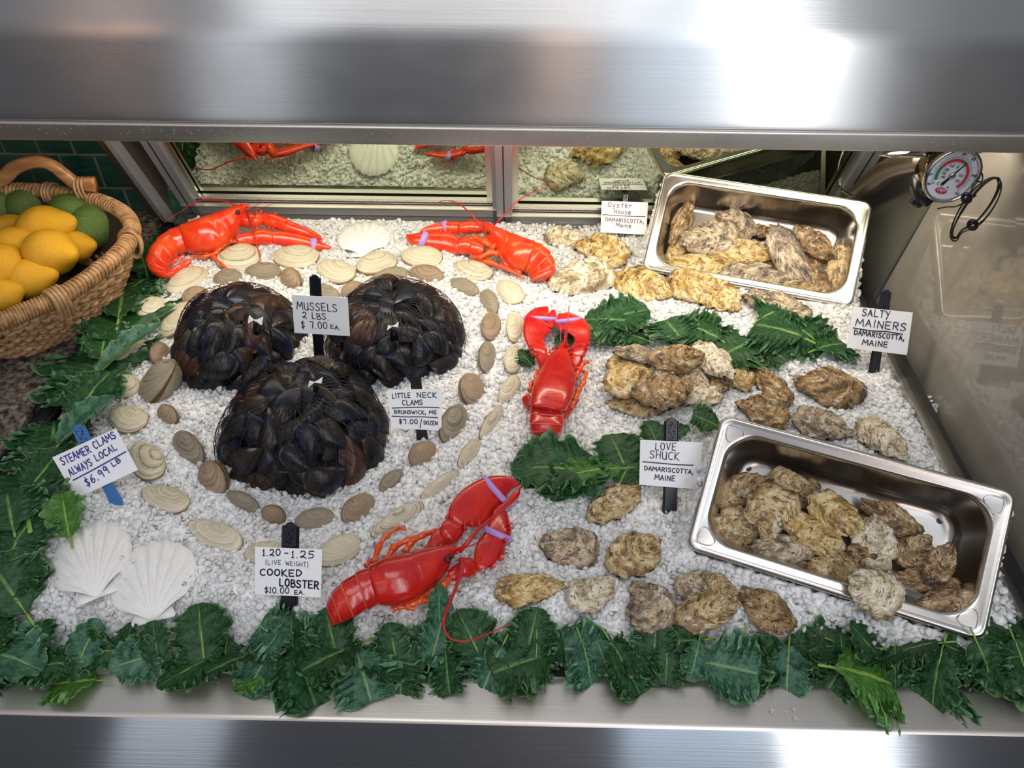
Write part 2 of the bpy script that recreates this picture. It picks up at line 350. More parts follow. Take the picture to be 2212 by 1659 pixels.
# ================================================================== the setting
def struct(o, label=None, cat=None):
    o['kind'] = 'structure'
    if label: o['label'] = label
    if cat: o['category'] = cat
    return o
def strip(name, prof, x0, x1, mat, parent=None, nx=2, smooth=False, origin=None):
    # profile in (y,z) extruded along x, with uv (x, along profile)
    V = []; UV = []
    for (y, z) in prof:
        for i in range(nx):
            x = x0+(x1-x0)*i/(nx-1); V.append((x, y, z)); UV.append((x, y+z))
    return mk(name, np.array(V), grid_faces(len(prof), nx, flip=True), mat, parent, smooth, UV, origin)
def rounded(prof, r=.004, n=5):
    out = [Vector((*prof[0], 0))]
    for i in range(1, len(prof)-1):
        a, b, c = (Vector((*prof[k], 0)) for k in (i-1, i, i+1))
        d1 = (a-b).normalized(); d2 = (c-b).normalized(); p = b+d1*min(r, (a-b).length/2); q = b+d2*min(r, (c-b).length/2)
        for k in range(n+1):
            t = k/n; out.append(p*(1-t)**2 + b*2*t*(1-t) + q*t*t)
    out.append(Vector((*prof[-1], 0))); return [(v.x, v.y) for v in out]
# ---- floor far below, customer side
mb = MB(); mb.box((-3, -3, -1.0), (3, .2, -.95)); struct(mb.build('floor', M['wood'], smooth=False))
# ---- hood
hood = tag(empty('hood', (0, .85, .33)), 'brushed stainless steel hood spanning the top of the display case', 'hood')
l15, l36 = math.radians(14), math.radians(33)
y0, z0 = .822, .3245; y1, z1 = y0+.094*math.sin(l15), z0+.094*math.cos(l15); y2, z2 = y1+.22*math.sin(l36), z1+.22*math.cos(l36)
strip('front_face', rounded([(y0+.002, z0), (y0, z0+.001), (y1, z1), (y2, z2), (y2+.3, z2+.02)], .012, 6), -1.6, 1.6, M['hood'], hood, 2, True)
strip('lip', rounded([(y0+.02, z0+.001), (y0-.004, z0-.0005), (y0-.002, z0-.0225), (y0+.03, z0-.0245)], .0025, 4), -1.6, 1.6, M['rail'], hood, 2, True)
strip('underside', [(y0+.029, z0-.024), (y0+.03, z0-.022), (1.05, .296), (1.5, .296)], -1.6, 1.6, M['dark_steel'], hood)
strip('back_panel', [(y2+.29, z2), (1.5, .45), (1.5, .29)], -1.6, 1.6, M['dark_steel'], hood)
# ---- counter rail in front
rail = tag(empty('front_rail', (0, .32, -.03)), 'brushed stainless steel front rail along the bottom of the case', 'rail')
sl = math.radians(52.5)
yf, zf = .313, -.031
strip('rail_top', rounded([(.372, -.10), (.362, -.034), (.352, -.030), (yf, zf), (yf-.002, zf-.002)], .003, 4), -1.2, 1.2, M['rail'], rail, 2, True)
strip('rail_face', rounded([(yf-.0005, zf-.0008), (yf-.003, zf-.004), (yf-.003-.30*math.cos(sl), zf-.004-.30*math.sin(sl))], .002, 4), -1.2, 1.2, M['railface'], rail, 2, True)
# ---- case floor under the ice and rims
mb = MB(); mb.box((-.64, .35, -.19), (.56, 1.30, -.17)); struct(mb.build('case_floor', M['liner'], smooth=False), 'black liner pan under the crushed ice', 'case floor')
mb = MB(); mb.box((-.617, .33, -.17), (-.606, 1.17, -.006)); mb.box((-.627, .33, -.17), (-.617, 1.17, -.010))
struct(mb.build('trim_1', M['liner'], smooth=False), 'black edge strip along the left of the case', 'trim')
mb = MB(); mb.tube([(-.6045, .34, -.008), (-.6045, 1.16, -.008)], .0016, 6); struct(mb.build('trim_2', M['brass']), 'thin brassy strip inside the left edge', 'trim')
mb = MB(); mb.box((.527, .33, -.02), (.5345, 1.02, .002)); struct(mb.build('trim_3', M['liner'], smooth=False), 'black rubber gasket along the foot of the right panel', 'trim')
mb = MB(); mb.box((.519, .345, -.17), (.527, 1.16, -.010)); struct(mb.build('trim_4', M['alu_light'], smooth=False), 'steel ledge between ice and right panel', 'trim')
mb = MB(); mb.box((-.60, .3535, -.17), (.52, .385, -.036)); struct(mb.build('trim_6', M['liner'], smooth=False), 'wet black liner edge between the ice and the front rail', 'liner')
# ---- right glazed panel
LEAN = math.tan(math.radians(11)); prf = [(.20, -.20), (.985, -.20), (.985, .33), (.826, .33), (.822, .302), (.50, .460), (.20, .460)]
mb = MB(); A_ = [Vector((.540+max(z, -.02)*LEAN, y, z)) for (y, z) in prf]; B_ = [a+Vector((.0035, 0, 0)) for a in A_]; n_ = len(prf)
mb.add(A_+B_, [tuple(range(n_))[::-1], tuple(range(n_, 2*n_))]+[(i, (i+1) % n_, (i+1) % n_+n_, i+n_) for i in range(n_)]); struct(mb.build('wall_right', M['panel'], smooth=False), 'glossy glass fronted grey side panel with faint reflections', 'side panel')
# ---- right back corner: steel corner plate, pipe elbow, wire hook
mb = MB(); q_ = [Vector((.5415+max(z, -.02)*LEAN+dx, y, z)) for dx in (0, .004) for (y, z) in ((.986, -.1), (1.5, -.1), (1.5, .33), (.986, .33))]; mb.add(q_, [(3,2,1,0),(4,5,6,7),(0,1,5,4),(1,2,6,5),(2,3,7,6),(3,0,4,7)]); struct(mb.build('wall_back_right', M['corner'], smooth=False), 'dark steel corner behind the side panel', 'corner panel')
pipe = tag(empty('drain_pipe', P(1850, 440, .05)), 'dark steel pipe elbow in the back right corner above the pan', 'pipe')
mb = MB(); mb.tube(crom([PD(1818, 455, 1.27), PD(1850, 425, 1.22), PD(1895, 385, 1.14), PD(1935, 360, 1.08), PD(2000, 345, 1.0)], 8), .0165, 20); mb.build('pipe', M['dark_steel'], pipe)
mb = MB(); mb.tube(crom([PD(1812, 396, 1.24), PD(1822, 412, 1.22), PD(1840, 421, 1.20), PD(1860, 417, 1.18)], 8), .0018, 8); mb.build('wire_hook', M['chrome'], pipe)
# ---- sliding mirrored doors at the back
TD = math.radians(23.4); DU = Vector((0, -math.sin(TD), math.cos(TD))); DN = Vector((0, -math.cos(TD), -math.sin(TD)))
def door(name, base, xl, xr, label, H=.46):
    # frame bars and pane laid on the tilted plane; local (x, u, d)
    o = empty(name, (0, base.y, base.z)); struct(o, label, 'sliding door')
    def W(x, u, d): return Vector((x, base.y, base.z)) + DU*u + DN*d
    def bar(nm, x0, x1, u0, u1, d0, d1, mat):
        m_ = MB(); V = [W(x, u, d) for d in (d0, d1) for (x, u) in ((x0, u0), (x1, u0), (x1, u1), (x0, u1))]
        m_.add(V, [(0,1,2,3),(7,6,5,4),(0,4,5,1),(1,5,6,2),(2,6,7,3),(3,7,4,0)]); b_ = m_.build(nm, mat, o, False); return b_
    fw = .026
    bar('frame_bar', xl, xr, 0, .020, -.004, .012, M['alu']); bar('frame_bar', xl, xr, .0205, .0225, -.004, .014, M['alu_light'])
    for (a, b_) in ((xl, xl+fw), (xr-fw, xr)):
        bar('frame_bar', a, b_, .0, H, -.004, .012, M['alu']); bar('frame_groove', a+fw*.44, a+fw*.52, .0, H, .012, .0126, M['liner'])
    sp = .012
    bar('spacer', xl+fw, xr-fw, .0225, .0225+sp, -.003, .003, M['alu_light']); bar('spacer', xl+fw, xl+fw+sp*.8, .0225, H, -.003, .003, M['alu_light']); bar('spacer', xr-fw-sp*.8, xr-fw, .0225, H, -.003, .003, M['alu_light'])
    bar('gasket', xl+fw, xr-fw, .0205, .0235, .004, .006, M['liner'])
    m_ = MB()
    for k in range(0, 90):
        x = xl+fw + (xr-xl-2*fw)*k/90; 
        V = [W(x+dx, .0225+sp*.55+du, .0032+dd) for (dx, du, dd) in ((0,0,0),((xr-xl)/180,0,0),((xr-xl)/180,.003,0),(0,.003,0),(0,0,.0006),((xr-xl)/180,0,.0006),((xr-xl)/180,.003,.0006),(0,.003,.0006))]
        m_.add(V, [(0,1,2,3),(7,6,5,4),(0,4,5,1),(1,5,6,2),(2,6,7,3),(3,7,4,0)])
    b_ = m_.build('spacer_dots', M['chrome'], o, False); b_['kind'] = 'stuff'
    bar('glass_pane', xl+fw*.8, xr-fw*.8, .0225, H, -.012, -.006, M['mirror'])
    return o
bR = P(1440, 474, 0.002); bL = P(760, 452, 0.004)
door('door_2', bR, P(1074, 474, .002).x, P(1800, 478, .002).x, 'right mirrored sliding glass door with grey aluminium frame')
xR = P(1098, 452, .004).x
door('door_1', bL, P(438, 452, .004).x-.03, xR, 'left mirrored sliding glass door with grey aluminium frame')
mb = MB(); mb.box((-.60, bR.y-.03, -.03), (.53, bL.y+.06, -.002)); struct(mb.build('trim_5', M['alu_light'], smooth=False), 'bright steel sill below the sliding doors', 'sill')
# ---- left back post
def PX(px, py, x):
    d = ray(px, py); return CAM + d*(x/d.x)
def prism(name, px4, xa, xb, mat, parent=None):
    A = [PX(p[0], p[1], xa) for p in px4]; B = [Vector((xb, a.y, a.z)) for a in A]
    m_ = MB(); n_ = len(A); m_.add(A+B, [tuple(range(n_)), tuple(range(2*n_-1, n_-1, -1))]+[(i, i+n_, (i+1) % n_+n_, (i+1) % n_) for i in range(n_)])
    return m_.build(name, mat, parent, False)
post = tag(empty('corner_post', (-.61, 1.1, 0)), 'leaning brown steel corner post between tiles and left sliding door', 'post'); post['kind'] = 'structure'
prism('post_panel', [(200, 240), (300, 262), (445, 490), (372, 478)], -.613, -.64, M['post'], post)
prism('post_flange', [(188, 240), (216, 245), (390, 484), (360, 478)], -.605, -.613, M['alu'], post)
prism('post_edge', [(286, 258), (294, 260), (436, 492), (430, 484)], -.606, -.613, M['alu_light'], post)
# ---- granite counter
gy0 = .578
mb = MB(); mb.box((-1.4, gy0, -.022), (-.626, 1.19, -.0005)); ct = mb.build('counter', M['granite'], smooth=False); tag(ct, 'speckled dark granite counter slab left of the case', 'counter'); ct['kind'] = 'structure'
mb = MB(); mb.box((-1.4, gy0-.5, -.30), (-.63, 1.19, -.28)); struct(mb.build('floor', M['wood'], smooth=False))
# ---- tile wall
mb = MB(); mb.box((-1.3, 1.186, -.15), (-.60, 1.20, .45)); wl = struct(mb.build('wall_left', M['grout'], smooth=False, origin=(-.9, 1.186, 0)), 'wall of dark green glazed square tiles behind the basket', 'tile wall')
wl['_loc'] = (-.9, 1.186, 0)
zr = [-.084, -.023, .041, .102, .163, .224, .285]
offs = [0.0, .5, 0.0, .5, 0, .5]
for r_ in range(6):
    for k in range(9):
        x0 = -1.118 + .0585*(k + offs[r_]) - .010; x1 = x0 + .0585
        if x0 > -.62: continue
        g = .0022; zz0, zz1 = zr[r_]+g, zr[r_+1]-g; xx0, xx1 = x0+g, x1-g
        rr = random.Random(r_*31+k); V = []; nn = 5
        for i in range(nn):
            for j in range(nn):
                e = max(abs(i/(nn-1)-.5), abs(j/(nn-1)-.5))*2
                wv = .0006*noise.noise(Vector((xx0*40+i, zz0*40+j, 3))) + (0 if e < .99 else .0028)
                V.append((xx0+(xx1-xx0)*i/(nn-1)+rr.uniform(-.0004, .0004), 1.180+wv, zz0+(zz1-zz0)*j/(nn-1)+rr.uniform(-.0004, .0004)))
        fcs = grid_faces(nn, nn, flip=False); mk('tile', V, fcs, M['tile'], wl, True)
# ================================================================== crushed ice
PANS = {'upper': dict(c=[(1435,372),(1890,432),(1837,667),(1388,576)], zb=.112, zf=.006), 'lower': dict(c=[(1560,897),(2195,1060),(2130,1392),(1482,1180)], zb=.108, zf=.018)}
for k_, p_ in PANS.items():
    q = [P(*p_['c'][0], p_['zb']), P(*p_['c'][1], p_['zb']), P(*p_['c'][2], p_['zf']), P(*p_['c'][3], p_['zf'])]
    ctr = sum(q, Vector())/4; ex = ((q[1]-q[0])+(q[2]-q[3])).normalized(); ey = ((q[0]-q[3])+(q[1]-q[2])); ey = (ey-ex*ey.dot(ex)).normalized()
    p_.update(q=q, ctr=ctr, ex=ex, ey=ey, n=ex.cross(ey), L=((q[1]-q[0]).length+(q[2]-q[3]).length)/2, Wd=((q[0]-q[3]).length+(q[1]-q[2]).length)/2)
def pan_local(p_, x, y):
    # horizontal (x,y) -> coordinates on the pan's rim plane and its height there
    n_ = p_['n']; c_ = p_['ctr']; z = c_.z - ((x-c_.x)*n_.x+(y-c_.y)*n_.y)/n_.z
    d_ = Vector((x, y, z))-c_; return d_.dot(p_['ex']), d_.dot(p_['ey']), z
def sstep(a, b, x):
    t_ = min(1, max(0, (x-a)/(b-a))); return t_*t_*(3-2*t_)
YBACK = 1.155
def ice_raw(x, y):
    z = .007*noise.noise(Vector((x*7, y*7, 1.3))) + .004*noise.noise(Vector((x*19, y*19, 5.1)))
    z -= .036*sstep(.44, .362, y)
    z -= .02*sstep(-.565, -.60, x) + .02*sstep(.495, .521, x)
    return z
def ih(x, y, cut=False):
    z = ice_raw(x, y)
    if y < .362: return -.0295
    for p_ in PANS.values():
        u, v, zp = pan_local(p_, x, y); du = 2.4*max(0, abs(u)-p_['L']/2); dv = max(0, abs(v)-p_['Wd']/2)*.85; d_ = math.hypot(du, dv)
        if d_ < .09:
            z = z + (max(z, zp-.014)-z)*sstep(.036, .002, d_)
        if abs(u) < p_['L']/2+.004 and v > p_['Wd']/2-.012 and v < p_['Wd']/2+.10: z = min(z, max(ice_raw(x, y), p_['zb']-.028-1.75*(v-p_['Wd']/2+.012)*.8))
        if cut and abs(u) < p_['L']/2-.010 and -p_['Wd']/2+.010 < v < p_['Wd']/2+.045: z = -.165
    return z
def PH(px, py, h=0.0):
    d = ray(px, py); t0 = (.20-CAMZ)/d.z; t1 = (-.12-CAMZ)/d.z; n_ = 60; prev = t0
    for i in range(1, n_+1):
        t_ = t0+(t1-t0)*i/n_; p = CAM+d*t_
        if p.z < ih(p.x, p.y)+h:
            a, b = prev, t_
            for _ in range(12):
                m_ = (a+b)/2; q = CAM+d*m_
                if q.z < ih(q.x, q.y)+h: b = m_
                else: a = m_
            return CAM+d*b
        prev = t_
    return CAM+d*t1
bags = [dict(c=(516, 727), rx=.084, ry=.098, h=.072), dict(c=(854, 716), rx=.094, ry=.098, h=.074), dict(c=(662, 920), rx=.0985, ry=.100, h=.072)]
for b in bags: b['g'] = P(b['c'][0], b['c'][1]+14, 0)
X0, X1, Y0, Y1 = -.603, .521, .374, YBACK
NX, NY = 250, 185
V = []; 
for j in range(NY):
    y = Y0+(Y1-Y0)*j/(NY-1)
    for i in range(NX):
        x = X0+(X1-X0)*i/(NX-1); z = ih(x, y, True)
        if z > -.16: z += .0022*noise.noise(Vector((x*130, y*130, 0)))+.0012*noise.noise(Vector((x*300, y*300, 4)))
        V.append((x, y, z))
ice = tag(mk('crushed_ice', np.array(V), grid_faces(NY, NX, flip=True), M['ice_base'], None, True), 'bed of white crushed ice filling the display case', 'ice'); ice['kind'] = 'stuff'
# nuggets: one deformed icosphere each, merged in a single mesh of stuff
import bmesh
bm = bmesh.new(); bmesh.ops.create_icosphere(bm, subdivisions=2, radius=1.0); ico_v = np.array([v.co[:] for v in bm.verts]); ico_f = np.array([[v.index for v in f.verts] for f in bm.faces]); bm.free()
NVAR = 14; var = []
for k in range(NVAR):
    r_ = np.random.default_rng(100+k); vv = ico_v.copy()
    vv += .10*np.sin(vv@r_.normal(size=(3, 3))*3.0)
    for _ in range(5):   # chop facets
        n_ = r_.normal(size=3); n_ /= np.linalg.norm(n_); c_ = r_.uniform(.5, .85); d_ = vv@n_; vv -= np.outer(np.clip(d_-c_, 0, None), n_)
    var.append(vv*np.array([1, r_.uniform(.65, 1), r_.uniform(.5, .85)]))
def nuggets(name, pts, sizes, mat, parent):
    n = len(pts); allv = np.empty((n, len(ico_v), 3)); 
    ang = rng.normal(size=(n, 4)); ang /= np.linalg.norm(ang, axis=1)[:, None]
    w_, x, y, z = ang.T
    R = np.empty((n, 3, 3)); R[:,0,0]=1-2*(y*y+z*z); R[:,0,1]=2*(x*y-z*w_); R[:,0,2]=2*(x*z+y*w_); R[:,1,0]=2*(x*y+z*w_); R[:,1,1]=1-2*(x*x+z*z); R[:,1,2]=2*(y*z-x*w_); R[:,2,0]=2*(x*z-y*w_); R[:,2,1]=2*(y*z+x*w_); R[:,2,2]=1-2*(x*x+y*y)
    vi = rng.integers(0, NVAR, n); base = np.array(var)[vi]
    allv = np.einsum('nij,nkj->nki', R, base)*sizes[:, None, None] + pts[:, None, :]
    fc = (ico_f[None]+(np.arange(n)*len(ico_v))[:, None, None]).reshape(-1, 3); vv = allv.reshape(-1, 3)
    me = bpy.data.meshes.new(name); me.vertices.add(len(vv)); me.vertices.foreach_set('co', vv.astype(np.float32).ravel())
    me.loops.add(fc.size); me.loops.foreach_set('vertex_index', fc.astype(np.int32).ravel()); me.polygons.add(len(fc)); me.polygons.foreach_set('loop_start', np.arange(0, fc.size, 3, dtype=np.int32))
    me.polygons.foreach_set('use_smooth', np.repeat(rng.random(n) < .35, len(ico_f))); me.update(calc_edges=True); me.materials.append(mat)
    o = bpy.data.objects.new(name, me); COL.objects.link(o); o.parent = parent; o['kind'] = 'stuff'; return o
pts = []; szs = []
cell = .0060; y = Y0+.003
while y < Y1:
    x = X0+.002
    near = y < .75
    while x < X1:
        xx = x+random.uniform(-.4, .4)*cell; yy = y+random.uniform(-.4, .4)*cell
        ok = True
        for b in bags:
            if ((xx-b['g'].x)/(b['rx']*.9))**2+((yy-b['g'].y)/(b['ry']*.9))**2 < 1: ok = False
        for p_ in PANS.values():
            u, v, zp = pan_local(p_, xx, yy)
            if abs(u) < p_['L']/2-.002 and -p_['Wd']/2+.002 < v < p_['Wd']/2+.050: ok = False
        if ok:
            cl = noise.noise(Vector((xx*23, yy*23, 9)))
            s = min(.0068, (.0040*math.exp(random.gauss(0, .30))))*(1.0+.25*cl); z = ih(xx, yy)
            pts.append((xx, yy, z+random.uniform(-.0030, .0016)+.0012*cl)); szs.append(s)
        x += cell
    y += cell
# loose pieces spilling at the edges, on the kale and by the pans
for (px, py, n, rad) in ((1395, 560, 30, .022), (2010, 880, 16, .02), (2175, 1330, 40, .03), (2190, 1260, 26, .02), (1850, 1365, 22, .03), (1640, 1370, 20, .03), (1440, 1370, 16, .03), (1090, 1170, 14, .012), (1440, 725, 12, .016)):
    c_ = PH(px, py)
    for _ in range(n):
        xx = c_.x+random.gauss(0, rad*.5); yy = c_.y+random.gauss(0, rad*.5)
        if any(abs(pan_local(p_, xx, yy)[0]) < p_['L']/2-.002 and abs(pan_local(p_, xx, yy)[1]) < p_['Wd']/2-.002 for p_ in PANS.values()): continue
        pts.append((xx, yy, ih(xx, yy)+random.uniform(.001, .006))); szs.append(random.uniform(.003, .0055))
nuggets('ice_nuggets', np.array(pts), np.array(szs), M['ice'], ice)
# dark icy band in front of the bed, above the rail
# ---- water drops on the rail and on the hood's lip
k = 0
for (px, py, r_) in ((1627, 1509, 5), (1612, 1516, 3.5), (1667, 1537, 5), (1697, 1539, 3), (1717, 1552, 4), (1714, 1533, 3), (1937, 1533, 4), (1891, 1562, 3)):
    c_ = P(px, py, -.030); rr = r_/F*.8
    V = []; 
    for i in range(6):
        a = i/5*math.pi/2
        for j in range(10): V.append((c_.x+rr*math.cos(a)*math.cos(j*.6283), c_.y+rr*math.cos(a)*math.sin(j*.6283), c_.z+.0004+rr*.5*math.sin(a)))
    if k == 7: break
    k += 1
    tag(mk('water_drop', V, grid_faces(6, 10, True), M['water'], None, origin=tuple(c_)), 'small clear water drop on the right of the front rail', 'water drop', 'water drops on the front rail')
mb = MB(); rr_ = random.Random(3)
for i in range(900):
    x = rr_.uniform(-.62, .5); 
    dens = .35+.65*abs(noise.noise(Vector((x*9, 0, 0))))*2
    if rr_.random() > dens: continue
    z = z0-.002-abs(rr_.gauss(0, .006)); s = rr_.uniform(.0004, .0011)
    if z < z0-.02: continue
    mb.add([(x-s, y0-.0035, z), (x, y0-.0035, z-s), (x+s, y0-.0035, z), (x, y0-.0035, z+s), (x, y0-.0035-s*.9, z)], [(0,1,4),(1,2,4),(2,3,4),(3,0,4)])
dr = mb.build('condensation', M['water'], hood); dr['kind'] = 'stuff'
# ================================================================== shells: prototype meshes
def two_valves(name, outline, U, T, nt=22, nth=56, seed=0, ridges=16, ramp_=.02, lump=0.0, frill=0.0, cup=(1, 1), fan=0, fana=0.0, warp=0.0):
    """outline(theta)->(x,y) closed curve; U beak point; growth lines at constant t = distance from the beak to the margin."""
    th = [2*math.pi*k/nth for k in range(nth)]; O = [Vector((*outline(a), 0)) for a in th]
    Rc = [(math.atan2(o.y, o.x), o.length) for o in O]; Rc.sort(); ra = np.array([a for a, _ in Rc]); rr = np.array([r for _, r in Rc])
    ra = np.concatenate([ra-2*math.pi, ra, ra+2*math.pi]); rr = np.concatenate([rr, rr, rr])
    V = []; UV = []; Fc = []
    for side in (1, -1):
        off = len(V); cp = cup[0] if side > 0 else cup[1]
        for i in range(nt):
            t_ = i/(nt-1); t_ = t_**.9
            for k in range(nth):
                p = Vector((*U, 0)).lerp(O[k], t_); phi = math.atan2(p.y, p.x); e = min(1, p.length/float(np.interp(phi, ra, rr)))
                z = T*cp*(max(0, 1-e**2.3))**.62*(1+.25*max(0, 1-t_*2.2)*(1 if U[1] > .3 else 0))
                z += ramp_*T*(((t_*ridges) % 1)-.5)*(1 if e < .995 else .3)
                q = Vector((p.x*2.1, p.y*2.1, seed*3.7+side))
                if frill:
                    gd = math.hypot(p.x-U[0], 1.1*(p.y-U[1])); fl = (gd*4.6+1.1*noise.noise(q*1.1)) % 1; z += frill*T*(fl**1.6)*sstep(.05, .3, t_)*(.6+.8*noise.noise(q*3))*min(1, (1-e)*5+.1)
                    z += frill*.6*T*math.sin(th[k]*fan+2*noise.noise(q))*t_**2 if fan else 0
                if lump: z += lump*T*(noise.noise(q*1.2)*1.0+.38*noise.noise(q*2.8)+.10*noise.noise(q*7))*min(1, (1-e)*4+.25)
                if fana: z += fana*T*math.sin(th[k]*24)*t_
                zz = side*max(z, .012*T+ (.02*T if t_ > .99 else 0))
                wz = warp*T*noise.noise(Vector((p.x*1.6, p.y*1.6, seed)))
                V.append((p.x, p.y, zz+wz)); UV.append((k/nth, t_))
        Fc += grid_faces(nt, nth, True, off, flip=(side < 0))
    n1 = (nt-1)*nth; n2 = nt*nth+(nt-1)*nth
    for k in range(nth): Fc.append((n1+k, n2+k, n2+(k+1) % nth, n1+(k+1) % nth))
    me_o = mk(name, V, Fc, None, None, True, UV); me = me_o.data; bpy.data.objects.remove(me_o); return me
def oval(a=.5, b=.5, e1=.0, noise_=0.0, seed=0, sq=2.0):
    def f(t_):
        c, s = math.cos(t_), math.sin(t_); r = (abs(c)**sq+abs(s)**sq)**(-1/sq)
        x, y = a*c*r, b*s*r; y *= (1+e1*c)
        n_ = 1+noise_*(noise.noise(Vector((c*1.2, s*1.2, seed*5.3)))+.5*noise.noise(Vector((c*3, s*3, seed*2.1)))+.30*noise.noise(Vector((c*8, s*8, seed))))
        return x*n_, y*n_
    return f
LITTLE = [two_valves('littleneck_%d' % k, oval(.5, .5, .10*(1 if k % 2 else -1), .03, k, 2.0), (.10*(1 if k % 2 else -1), .475), .36, seed=k, ridges=15, ramp_=.045, lump=.02) for k in range(4)]
STEAM = [two_valves('steamer_%d' % k, oval(.5, .5, .14*(1 if k % 2 else -1), .035, k+9, 2.1), (.08*(1 if k % 2 else -1), .465), .26, seed=k+5, ridges=10, ramp_=.05, lump=.05, warp=.06) for k in range(4)]
OYS = []
for k in range(9):
    tear = (.16, .28, .10, .34, .22, .05, .30, .18, .12)[k]
    OYS.append(two_valves('oyster_%d' % k, oval(.5, .5, tear, .24, k+20), (-.40, .02*(k-4)), .34, nt=36, nth=96, seed=k+30, ridges=11, ramp_=.05, lump=.36, frill=.42, cup=(.95, .8), fan=(0, 9, 0, 11, 0, 7, 13, 0, 10)[k], warp=.35))
def mussel_out(t_):
    c, s = math.cos(t_), math.sin(t_); x = .5*c; y = .5*s*(.20+.62*((c+1)/2)**.75)*.92; y += .09*(1-c*c)
    return x, y
MUS = [two_valves('mussel_%d' % k, mussel_out, (-.46, .0), .36, nt=16, nth=36, seed=k+60, ridges=9, ramp_=.02, lump=.03) for k in range(3)]
def inst(name, me, mat, pos, X, Y, sx, sy, sz):
    X = X.normalized(); Y = (Y-X*Y.dot(X)).normalized(); Z = X.cross(Y)
    o = bpy.data.objects.new(name, me); COL.objects.link(o)
    m_ = Matrix(((X.x*sx, Y.x*sy, Z.x*sz, pos.x), (X.y*sx, Y.y*sy, Z.y*sz, pos.y), (X.z*sx, Y.z*sy, Z.z*sz, pos.z), (0, 0, 0, 1)))
    o.matrix_world = m_
    if mat and not me.materials: me.materials.append(None)
    if mat: o.material_slots[0].link = 'OBJECT'; o.material_slots[0].material = mat
    return o
def pose(name, me, mat, cx, cy, Lpx, Wpx, ang, tilt=0.0, lift=0.0, zs=1.0, roll=0.0, ground=None, flip=False):
    """long axis as seen in the picture; tilt turns the face toward the customer about the long axis."""
    c = PH(cx, cy, lift) if ground is None else ground(cx, cy)
    d = proj(c)[2]; a = math.radians(ang); u = (math.cos(a)*Lpx/2, -math.sin(a)*Lpx/2)
    z = c.z; A = P(cx-u[0], cy-u[1], z); B = P(cx+u[0], cy+u[1], z); X = (B-A); L = X.length; X.normalize()
    Y = Vector((0, 0, 1)).cross(X).normalized()
    if Y.y < 0 : Y = -Y
    ti = math.radians(tilt); up = Vector((0, 0, 1)); Y = Y*math.cos(ti)+up*math.sin(ti)
    if roll: 
        R_ = Matrix.Rotation(math.radians(roll), 3, 'X'); 
    p0 = proj(c-Y*.01); p1 = proj(c+Y*.01); perp = (math.sin(a), math.cos(a)); dd = abs((p1[0]-p0[0])*perp[0]+(p1[1]-p0[1])*perp[1])/.02
    Wm = Wpx/max(dd, 1e-3); Wm = min(Wm, L*1.15)
    th = min(L, Wm)*zs
    if flip: X = -X
    return inst(name, me, mat, c, X, Y, L, Wm, th)
# ------------------------------------------------------------------ littlenecks (inner ring)
LN = [ # cx cy L W ang tilt mat label
(492,601,64,40,4,35,0,'striped grey littleneck clam behind the left mussel bag, below the left lobster\'s feeler'),
(568,588,80,42,0,30,0,'wide grey littleneck clam at the foot of the left lobster\'s hanging feeler'),
(630,605,48,44,-40,55,1,'small brown littleneck clam just left of the mussels sign post'),
(423,641,60,48,25,50,1,'tan littleneck clam against the upper left edge of the left mussel bag'),
(763,627,54,40,25,50,1,'tan littleneck clam with open seam between the mussels sign and the right mussel bag'),
(843,600,88,44,14,35,0,'long olive striped littleneck clam behind the right mussel bag'),
(700,632,66,38,-20,30,0,'pale littleneck clam partly behind the mussels price card'),
(921,593,74,44,-12,40,1,'greyish purple littleneck clam touching the top of the right mussel bag'),
(1003,621,68,38,-20,40,0,'olive striped littleneck clam right of the right mussel bag\'s upper edge'),
(1057,653,58,38,-62,40,0,'upright pale littleneck clam directly above the round grey clam'),
(1061,704,60,44,78,30,1,'round grey littleneck clam level with the centre lobster\'s claws'),
(1052,772,64,38,76,50,0,'upright littleneck clam with yellow seam left of the centre lobster\'s head'),
(1018,843,62,56,68,50,1,'fat brown littleneck clam right of the little neck clams card'),
(979,917,88,56,56,55,0,'large striped littleneck clam leaning beside the little neck clams card'),
(913,981,66,52,32,60,1,'tan littleneck clam showing its hinge below the little neck clams card'),
(846,1038,66,36,40,50,0,'olive littleneck clam with bright yellow stripe right of the bottom mussel bag'),
(774,1099,84,54,36,60,1,'brown littleneck clam with open hinge above the bottom lobster'),
(681,1122,88,50,6,30,0,'white striped grey littleneck clam above the cooked lobster sign, to its right'),
(591,1112,54,40,-20,60,1,'small tan littleneck clam just above the top of the cooked lobster sign'),
(524,1083,78,38,-26,50,0,'half buried littleneck clam with yellow stripe below the bottom mussel bag'),
(463,1033,72,54,-42,60,1,'rounded brown littleneck clam left of the bottom mussel bag\'s lower edge'),
(408,968,86,52,-44,45,0,'boldly striped littleneck clam left of the bottom mussel bag'),
(364,897,48,38,-30,60,1,'smallest littleneck clam, beside the pale round steamer on the left'),
(344,831,80,54,72,45,0,'tall striped littleneck clam pointing up at the left of the ring'),
(344,765,48,46,60,60,1,'small brown littleneck clam with dark hinge left of the left mussel bag'),
]
for i, (cx, cy, L, W_, a, ti, m_, lb) in enumerate(LN):
    o = pose('littleneck_clam', LITTLE[i % 4], M['littleneck'] if m_ == 0 else M['little_brown'], cx, cy, L, W_, a, ti, .0035, 1.0 if m_ else .85, flip=(i % 3 == 0))
    tag(o, lb, 'clam', 'littleneck clams in the inner ring')
